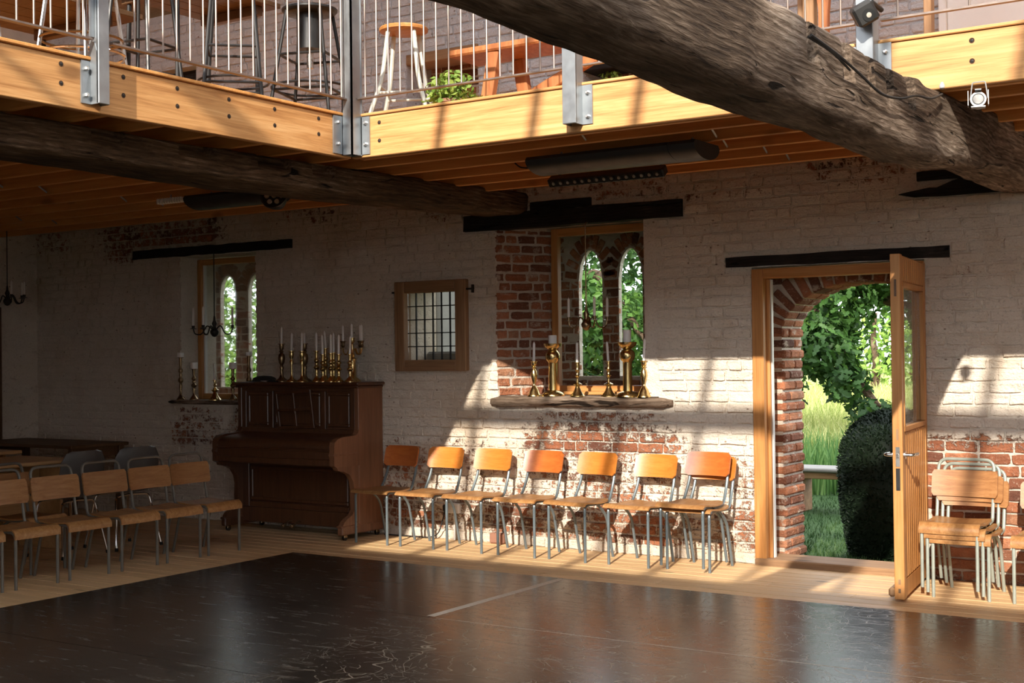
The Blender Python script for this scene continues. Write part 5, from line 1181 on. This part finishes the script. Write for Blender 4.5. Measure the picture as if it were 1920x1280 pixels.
# ------------------------------------------------------------------ gallery furniture
GZ = 2.956
ws = thing('bar_stool', 'wooden-seated stool with chipped pale bent legs on the far gallery', 'stool', (-5.56, 7.15, GZ))
cx, cy, hs = -5.56, 7.15, 0.76
MB().lathe([(0.02, -0.03), (0.14, -0.03), (0.165, -0.022), (0.168, -0.006), (0.16, 0.004), (0.14, 0.0), (0.01, -0.004)], (cx, cy, GZ+hs), 28).build('seat', 'oak_x', ws, ang=40)
for k in range(4):
    an = pi/4+k*pi/2+0.45; d = Vector((cos(an), sin(an), 0)); P = lambda r, z: Vector((cx, cy, GZ+z))+d*r
    MB().tube(fillet([P(0.335, 0.0), P(0.30, 0.08), P(0.175, 0.40), P(0.125, hs-0.03)], 0.06, 5), 0.015, 8).build('leg', 'cream_paint', ws)
for k in range(4):
    a0 = pi/4+k*pi/2+0.45; a1 = a0+pi/2; z = 0.30+0.05*(k % 2); r = 0.205
    MB().tube([(cx+r*cos(a0), cy+r*sin(a0), GZ+z), (cx+r*cos(a1), cy+r*sin(a1), GZ+z)], 0.009, 6).build('stretcher', 'cream_paint', ws)
bn = thing('trestle_bench', 'reddish wooden trestle table with splayed legs on the far gallery', 'table', (-4.5, 7.55, GZ))
MB().box(-5.34, -3.3, 7.35, 7.72, 3.525, 3.573, 0.012).build('top', 'red_wood', bn, smooth=False)
for x in (-4.98, -3.7):
    for s, yy in ((-1, 7.40), (1, 7.70)):
        M = Matrix.Translation((x, yy, 3.525)) @ Matrix.Rotation(radians(-8*s if x < -4 else 8*s), 4, 'Y') @ Matrix.Rotation(radians(4*s), 4, 'X')
        MB().box(-0.045, 0.045, -0.03, 0.03, -0.568, 0.0, 0.006, M).build('leg', 'red_wood', bn, smooth=False)
MB().box(-0.40, 0.40, -0.02, 0.02, -0.04, 0.04, 0.006, Matrix.Translation((-4.62, 7.50, 3.27)) @ Matrix.Rotation(radians(-22), 4, 'Y')).build('brace', 'red_wood', bn, smooth=False)
def iron_stool(seat=True):
    r = thing('iron_stool', 'x', 'stool'); h = 0.80 if seat else 1.0; rb = 0.30 if seat else 0.27
    if seat:
        MB().lathe([(0.02, -0.05), (0.15, -0.05), (0.165, -0.045), (0.18, -0.03), (0.18, -0.018), (0.14, -0.012), (0.125, 0.0), (0.10, 0.004), (0.01, 0.004)], (0, 0, h), 26).build('seat', 'dark_steel', r, ang=40)
        MB().tube([(0, 0, h-0.28), (0, 0, h-0.04)], 0.085, 16).build('pedestal', 'dark_steel', r); MB().tube([(0, 0, h-0.40), (0, 0, h-0.27)], 0.022, 10).build('screw', 'steel_h', r)
    else: MB().lathe([(0.02, -0.03), (0.17, -0.03), (0.18, -0.02), (0.18, 0.0), (0.01, 0.004)], (0, 0, h), 26).build('seat', 'dark_steel', r, ang=40)
    for k in range(4):
        an = pi/4+k*pi/2; d = Vector((cos(an), sin(an), 0))
        MB().tube([d*rb, d*0.16+Vector((0, 0, h-0.03))], 0.012, 8).build('leg', 'dark_steel', r)
    for z, rr in ((0.24, rb-(rb-0.16)*0.24/h), (0.47, rb-(rb-0.16)*0.47/h)):
        for k in range(4):
            a0 = pi/4+k*pi/2; a1 = a0+pi/2
            MB().tube([(rr*cos(a0), rr*sin(a0), z), (rr*cos(a1), rr*sin(a1), z)], 0.009, 6).build('stretcher', 'dark_steel', r)
    MB().tube([((rb-0.05)*cos(2*pi*k/24), (rb-0.05)*sin(2*pi*k/24), 0.27) for k in range(25)], 0.008, 6).build('foot_ring', 'dark_steel', r)
    return r
ist = iron_stool(); ist2 = iron_stool(False)
place(ist, True, (-5.80, 6.47, GZ), 0.35, 'dark iron stool with round swivel seat near the corner post', 'dark iron bar stools')
place(ist2, True, (-6.06, 6.04, GZ), 0.75, 'dark iron bar stool frame second from the corner post, seat out of view', 'dark iron bar stools')
place(ist2, False, (-6.42, 5.62, GZ), 0.2, 'dark iron bar stool third from the corner post, between chrome stool and its neighbour', 'dark iron bar stools')
cs_ = thing('chrome_stool', 'chrome bar stool with foot ring behind the left railing post', 'stool', (-5.78, 4.62, GZ))
for k in range(4):
    an = pi/4+k*pi/2+0.2; d = Vector((cos(an), sin(an), 0)); c0 = Vector((-5.75, 4.62, GZ)); MB().tube([c0+d*0.24, c0+d*0.13+Vector((0, 0, 0.78))], 0.0115, 8).build('leg', 'chrome', cs_)
for z, rr in ((0.22, 0.212), (0.14, 0.222)): MB().tube([(-5.75+rr*cos(2*pi*k/28), 4.62+rr*sin(2*pi*k/28), GZ+z) for k in range(29)], 0.007, 6).build('foot_ring', 'dark_brass' if z > .2 else 'chrome', cs_)
MB().lathe([(0.02, 0), (0.17, 0.0), (0.18, 0.02), (0.16, 0.045), (0.01, 0.05)], (-5.75, 4.62, GZ+0.78), 22).build('seat', 'black', cs_)
cs2 = copy_tree(cs_); cs2.location = (-5.62, 3.72, GZ); cs2['label'] = 'chrome bar stool at the very left edge of the gallery'
def bar_table(label, cx, cy, wx, wy, z):
    t = thing('bar_table', label, 'table', (cx, cy, GZ))
    for i in range(5): MB().box(cx-wx/2+wx*i/5+0.002, cx-wx/2+wx*(i+1)/5-0.002, cy-wy/2, cy+wy/2, z-0.035, z, 0.004).build('plank', 'dark_wood', t, smooth=False)
    for s in (-1, 1):
        MB().box(cx-wx*.4, cx+wx*.4, cy+s*wy*.36-0.03, cy+s*wy*.36+0.03, z-0.10, z-0.035, 0.004).build('batten', 'dark_wood', t, smooth=False)
        for q in (-1, 1): MB().tube([(cx+q*wx*.36, cy+s*wy*.38, GZ), (cx+q*wx*.33, cy+s*wy*.36, z-0.05)], 0.016, 8).build('leg', 'dark_steel', t)
    return t
bar_table('dark plank bar table on the side gallery behind the left railing post', -7.15, 5.15, 0.9, 1.45, 3.72)
bar_table('second dark plank bar table on the gallery, further back among iron stools', -6.85, 6.45, 0.7, 1.0, 3.99)
# timbers standing on the far gallery
for (x, wd, y, m_, lb) in ((-3.08, 0.035, 8.1, 'old_oak_z', 'thin brown upright timber against the gallery wall right of the big beam'), (-2.99, 0.07, 8.0, 'old_oak_z', 'grey-brown upright timber on the gallery beside the reddish brace'), (-2.25, 0.045, 8.0, 'old_oak_z', 'dark upright timber on the gallery near the black floodlight')):
    tag(MB().box(x-wd/2, x+wd/2, y-0.04, y+0.04, GZ, 4.75, 0.005).build('upright_timber', m_, smooth=False), lb, 'timber')
pl_ = [(-2.955, 3.80), (-2.85, 3.80), (-2.868, 3.60), (-2.872, 3.45), (-2.865, 3.2), (-2.865, GZ), (-2.95, GZ), (-2.945, 3.2), (-2.93, 3.5), (-2.93, 3.62)]
tag(MB().prism(pl_, 1, 7.98, 8.02).build('curved_board', 'red_wood', smooth=False), 'reddish curved board standing on the gallery right of the big beam', 'board')
tag(MB().box(-2.36, -2.31, 8.60, 8.70, GZ, 4.7, 0.004).build('trim_4', 'white_paint', smooth=False), kind='structure')
tag(MB().box(-2.31, -0.6, 8.62, 8.70, GZ, 4.7, 0.004).build('wall_panel', 'white_paint', smooth=False), kind='structure')

# ------------------------------------------------------------------ plants and garden
def leaves(mb, clusters, size, squash=0.6, lobed=False):
    for (c, R, n, t0) in clusters:
        for _ in range(n):
            while True:
                p = Vector((random.uniform(-1, 1), random.uniform(-1, 1), random.uniform(-1, 1)))
                if 0.25 < p.length < 1: break
            q = Vector((c[0]+p.x*R[0], c[1]+p.y*R[1], c[2]+p.z*R[2])); s = size*random.uniform(0.6, 1.25)
            nrm = (p*0.8+Vector((random.gauss(0, .5), random.gauss(0, .5), random.gauss(0.35, .5)))).normalized()
            u = nrm.orthogonal().normalized(); an = random.uniform(0, 2*pi); v = nrm.cross(u); a = u*cos(an)+v*sin(an); b = nrm.cross(a)
            tt = min(1, max(0, t0+random.gauss(0, .18)))
            if lobed:
                pr = [(-.5, 0), (-.25, .16), (-.15, .10), (0.05, .26), (.15, .14), (.32, .22), (.5, 0), (.32, -.22), (.15, -.14), (.05, -.26), (-.15, -.10), (-.25, -.16)]
                mb.add([q+a*(x*s)+b*(y*s)+nrm*(0.12*s*abs(y)*2) for x, y in pr], [tuple(range(12))], tt)
            else:
                mb.add([q-a*s*.5, q+b*s*.28+nrm*s*.08, q+a*s*.5, q-b*s*.28+nrm*s*.08], [(0, 1, 2, 3)], tt)
def tree(name, label, x, y, h, crown, mat, size, trunk_r, lobed=False, cat='tree', group=None, limbs=()):
    t = thing(name, label, cat, (x, y, -0.07), group)
    mb = MB(); leaves(mb, crown, size, lobed=lobed); mb.build('foliage', mat, t, smooth=False, kind='stuff')
    if trunk_r: MB().tube(smoothc([(x, y, -0.1), (x+0.1, y, h*.3), (x-0.05, y+.1, h*.65), (x+.1, y, h)], 5), [trunk_r*(1-0.045*i) for i in range(16)], 10).build('trunk', 'beam_dark', t)
    for L in limbs: 
        pts = smoothc(L, 5); MB().tube(pts, [0.10*trunk_r/.2*(1-0.8*i/len(pts))+0.012 for i in range(len(pts))], 8).build('branch', 'beam_dark', t)
    return t
random.seed(21)
def cl(c, R, n, t): return (c, R, n, t)
# the oak by the doorway: low sunlit and shaded sprays
oak = [cl((-7.9, 21, 2.3), (1.1, 1.4, 0.8), 1900, .36), cl((-7.5, 20.5, 1.55), (0.55, .9, 0.55), 900, .3), cl((-7.05, 20.3, 0.95), (0.35, .6, 0.35), 260, .22), cl((-6.65, 20.3, 0.45), (0.42, .5, 0.28), 250, .15),
       cl((-6.4, 22, 2.75), (1.3, 1.3, 0.5), 1500, .32), cl((-5.8, 22, 2.1), (0.9, 1, 0.45), 700, .22), cl((-6.9, 21.5, 3.2), (1.6, 1.6, .6), 1300, .35), cl((-9.0, 22, 3.6), (1.3, 2, 1.8), 1300, .4), cl((-6.5, 23, 5.0), (3.5, 2, 1.6), 3200, .35), cl((-8.6, 20.6, 0.9), (0.7, .8, .8), 420, .3)]
tree('oak_tree', 'spreading oak with low leafy boughs seen through the open doorway', -10.3, 23.5, 5.5, oak, 'oak_leaf', 0.20, 0.3, True,
     limbs=[[(-10.2, 23.4, 3.2), (-8.6, 22.3, 3.0), (-7.0, 21.8, 2.35), (-5.6, 21.9, 1.95)], [(-8.6, 22.3, 3.0), (-7.9, 21.2, 2.2), (-7.2, 20.6, 1.3), (-6.6, 20.4, 0.6)]])
tree('maple_tree', 'bushy tree with bright lower foliage seen through the middle window lancets', -13.0, 21.5, 5.0,
     [cl((-12.2, 20, 2.2), (1.6, 1.2, 0.9), 2600, .62), cl((-11.0, 20.2, 1.7), (0.9, 1, 0.9), 1300, .65), cl((-12.2, 19.6, 0.5), (2.2, .9, 1.0), 2600, .05), cl((-12.5, 22, 3.9), (2.4, 1.4, 1.2), 2600, .15)], 'oak_leaf', 0.17, 0.26,
     limbs=[[(-13, 21.4, 2.0), (-11.8, 20.6, 2.9), (-10.9, 20.1, 2.2), (-10.4, 19.9, 1.7)]])
tree('hazel_bush', 'sunny yellow-green bush seen through the narrow window lancets', -20.6, 20.0, 3.0,
     [cl((-20.5, 20, 2.2), (2.6, 1.6, 1.6), 4200, .45), cl((-20, 19.5, 0.8), (2.4, 1.3, 1.0), 2400, .35), cl((-20.5, 20.5, 4.2), (2.4, 1.6, 1.2), 2400, .5)], 'lime_leaf', 0.15, 0.15, cat='bush')
tree('hazel_bush', 'green bush behind the small leaded window', -15.8, 20.5, 3.0, [cl((-15.8, 20.5, 2.0), (1.6, 1.5, 2.0), 1500, .5)], 'lime_leaf', 0.16, 0.15, cat='bush')
tree('willow_hedge', 'pale sunlit hedge far across the meadow', -17, 52, 3.0, [cl((-19+2.6*i, 52+random.uniform(-1, 1), 1.2), (2.0, 1.2, 1.7+random.uniform(-.5, .5)), 650, .62) for i in range(10)], 'lime_leaf', 0.30, 0.2, cat='hedge')
tree('woodland_edge', 'dark row of distant trees closing the far side of the meadow', -25, 85, 8.0, [cl((-60+6.5*i, 85+random.uniform(-3, 3), 4+random.uniform(-1, 2)), (5, 3, 5.5), 1000, .35) for i in range(13)], 'oak_leaf', 0.9, 0.5, cat='trees')
# clipped yew
yw = thing('clipped_yew', 'dark clipped yew column with rounded top just outside the doorway', 'topiary', (-3.06, 9.95, -0.07))
mb = MB(); cyw = (-3.06, 9.95); prof = []
def yr(z): return 0.45*(0.86+0.14*sin(min(1, z/0.55)*pi/2)) if z < 0.62 else 0.45*sqrt(max(0.0, 1-((z-0.62)/0.42)**2.3))
NR, NA = 40, 72; vs = []
for i in range(NR+1):
    z = -0.07+1.10*(1-cos(pi*i/NR/2+0)) if False else -0.07+1.105*(i/NR)
    for k in range(NA):
        a = 2*pi*k/NA; r = max(0.002, yr(z)+0.014*mnoise.noise(Vector((cos(a)*3, sin(a)*3, z*4)))-0.012); vs.append((cyw[0]+r*cos(a), cyw[1]+r*sin(a), z))
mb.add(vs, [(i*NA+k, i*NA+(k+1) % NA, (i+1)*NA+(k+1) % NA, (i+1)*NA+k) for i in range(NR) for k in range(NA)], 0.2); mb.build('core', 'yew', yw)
mb = MB()
for _ in range(9000):
    z = random.uniform(-0.05, 1.03); a = random.uniform(0, 2*pi); r = yr(z)
    if r < 0.02: continue
    q = Vector((cyw[0]+r*cos(a), cyw[1]+r*sin(a), z)); d = (Vector((cos(a), sin(a), 0.25 if z < .7 else 1.0))+Vector((random.gauss(0, .6), random.gauss(0, .6), random.gauss(0, .6)))).normalized(); sd = d.orthogonal().normalized(); L = random.uniform(.015, .03)
    mb.add([q-sd*0.006, q+sd*0.006, q+d*L+sd*0.003, q+d*L-sd*0.003], [(0, 1, 2, 3)], random.random())
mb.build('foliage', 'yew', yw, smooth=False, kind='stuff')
# grass: lawn by the door, iris bed, meadow
def blades(name, label, n, xf, yr_, h, wd, mat, bend=0.35, cat='grass'):
    mb = MB()
    for _ in range(n):
        y = yr_[0]+(yr_[1]-yr_[0])*random.random()**1.6; x = random.uniform(*xf(y)); hh = h*random.uniform(.55, 1.2); a = random.uniform(0, 2*pi); w_ = wd*random.uniform(.7, 1.3)*(1+max(0, y-20)*0.02)
        s = Vector((cos(a), sin(a), 0)); bd = Vector((random.gauss(0, bend), random.gauss(0, bend), 0))*hh; p = Vector((x, y, -0.07)); t = random.random()
        mb.add([p-s*w_, p+s*w_, p+s*w_*.6+bd*.35+Vector((0, 0, hh*.6)), p-s*w_*.6+bd*.35+Vector((0, 0, hh*.6)), p+bd+Vector((0, 0, hh*.95))], [(0, 1, 2, 3), (3, 2, 4)], t)
    return tag(mb.build(name, mat, smooth=False, kind='stuff'), label, cat)
blades('lawn_grass', 'short shaded lawn outside the doorway', 9000, lambda y: (-0.48*y, -0.22*y), (9.4, 13.6), 0.05, 0.004, 'lawn', 0.5)
blades('iris_bed', 'dark green bed of upright iris leaves beyond the stone bench', 2600, lambda y: (-0.50*y, -0.20*y), (13.8, 17.5), 0.55, 0.013, 'iris', 0.14)
blades('meadow_grass', 'long sunlit meadow grass beyond the iris bed', 15000, lambda y: (-0.52*y, -0.20*y), (17.5, 48), 0.50, 0.010, 'hay', 0.3)
blades('meadow_grass', 'grass below the trees seen through the windows', 2500, lambda y: (-1.12*y, -0.52*y), (12, 22), 0.4, 0.012, 'iris', 0.3)
bo = thing('garden_bench', 'grey stone-topped garden bench at the edge of the lawn', 'bench', (-4.5, 12.4, -0.07))
MB().box(-5.6, -4.06, 12.2, 12.6, 0.325, 0.365, 0.012).build('slab', 'stone', bo, smooth=False); MB().box(-5.5, -4.15, 12.24, 12.56, 0.26, 0.325, 0.006).build('apron', 'old_oak_x', bo, smooth=False)
for x in (-5.4, -4.76, -4.2): MB().box(x-0.03, x+0.03, 12.27, 12.53, -0.07, 0.26, 0.008).build('leg', 'old_oak_x', bo, smooth=False)
# fern in front of the niche, and a sprig by the second niche
fp = thing('potted_fern', 'bright green leafy plant on the far gallery between stool and trestle legs', 'plant', (-5.03, 6.98, GZ))
mb = MB(); random.seed(5)
for _ in range(46):
    a = random.uniform(0, 2*pi); L = random.uniform(.14, .30); el = random.uniform(.5, 1.3); d = Vector((cos(a)*cos(el), sin(a)*cos(el), sin(el))); base = Vector((-5.03, 6.98, GZ+0.14)); prev = base
    for k in range(1, 9):
        t = k/8; q = base+d*L*t+Vector((0, 0, -0.10*t*t)); sd = d.cross(Vector((0, 0, 1))).normalized(); wl = 0.045*(1-t*.7)
        for s in (-1, 1):
            tip = q+sd*s*wl+d*0.02; mb.add([prev, q, tip], [(0, 1, 2)], random.uniform(.45, 1))
        prev = q
leaves(mb, [((-5.03, 6.96, GZ+0.24), (0.18, 0.15, 0.13), 260, 0.75)], 0.055)
mb.build('foliage', 'lime_leaf', fp, smooth=False, kind='stuff'); MB().lathe([(0.075, 0), (0.10, 0.16), (0.108, 0.16), (0.108, 0.18), (0.09, 0.18), (0.08, 0.15)], (-5.03, 6.98, GZ), 18).build('pot', 'terracotta', fp, ang=40)
sp_ = thing('leafy_sprig', 'small green sprig in the dark niche behind the bench', 'plant', (-4.86, 8.78, 3.05))
mb = MB(); leaves(mb, [((-4.86, 8.78, 3.56), (0.10, .06, .06), 60, .8)], 0.05); mb.build('foliage', 'lime_leaf', sp_, smooth=False, kind='stuff')
MB().lathe([(0.05, 0), (0.065, 0.12), (0.05, 0.42), (0.03, 0.5)], (-4.86, 8.78, 3.05), 14).build('vase', 'stone', sp_, ang=40)
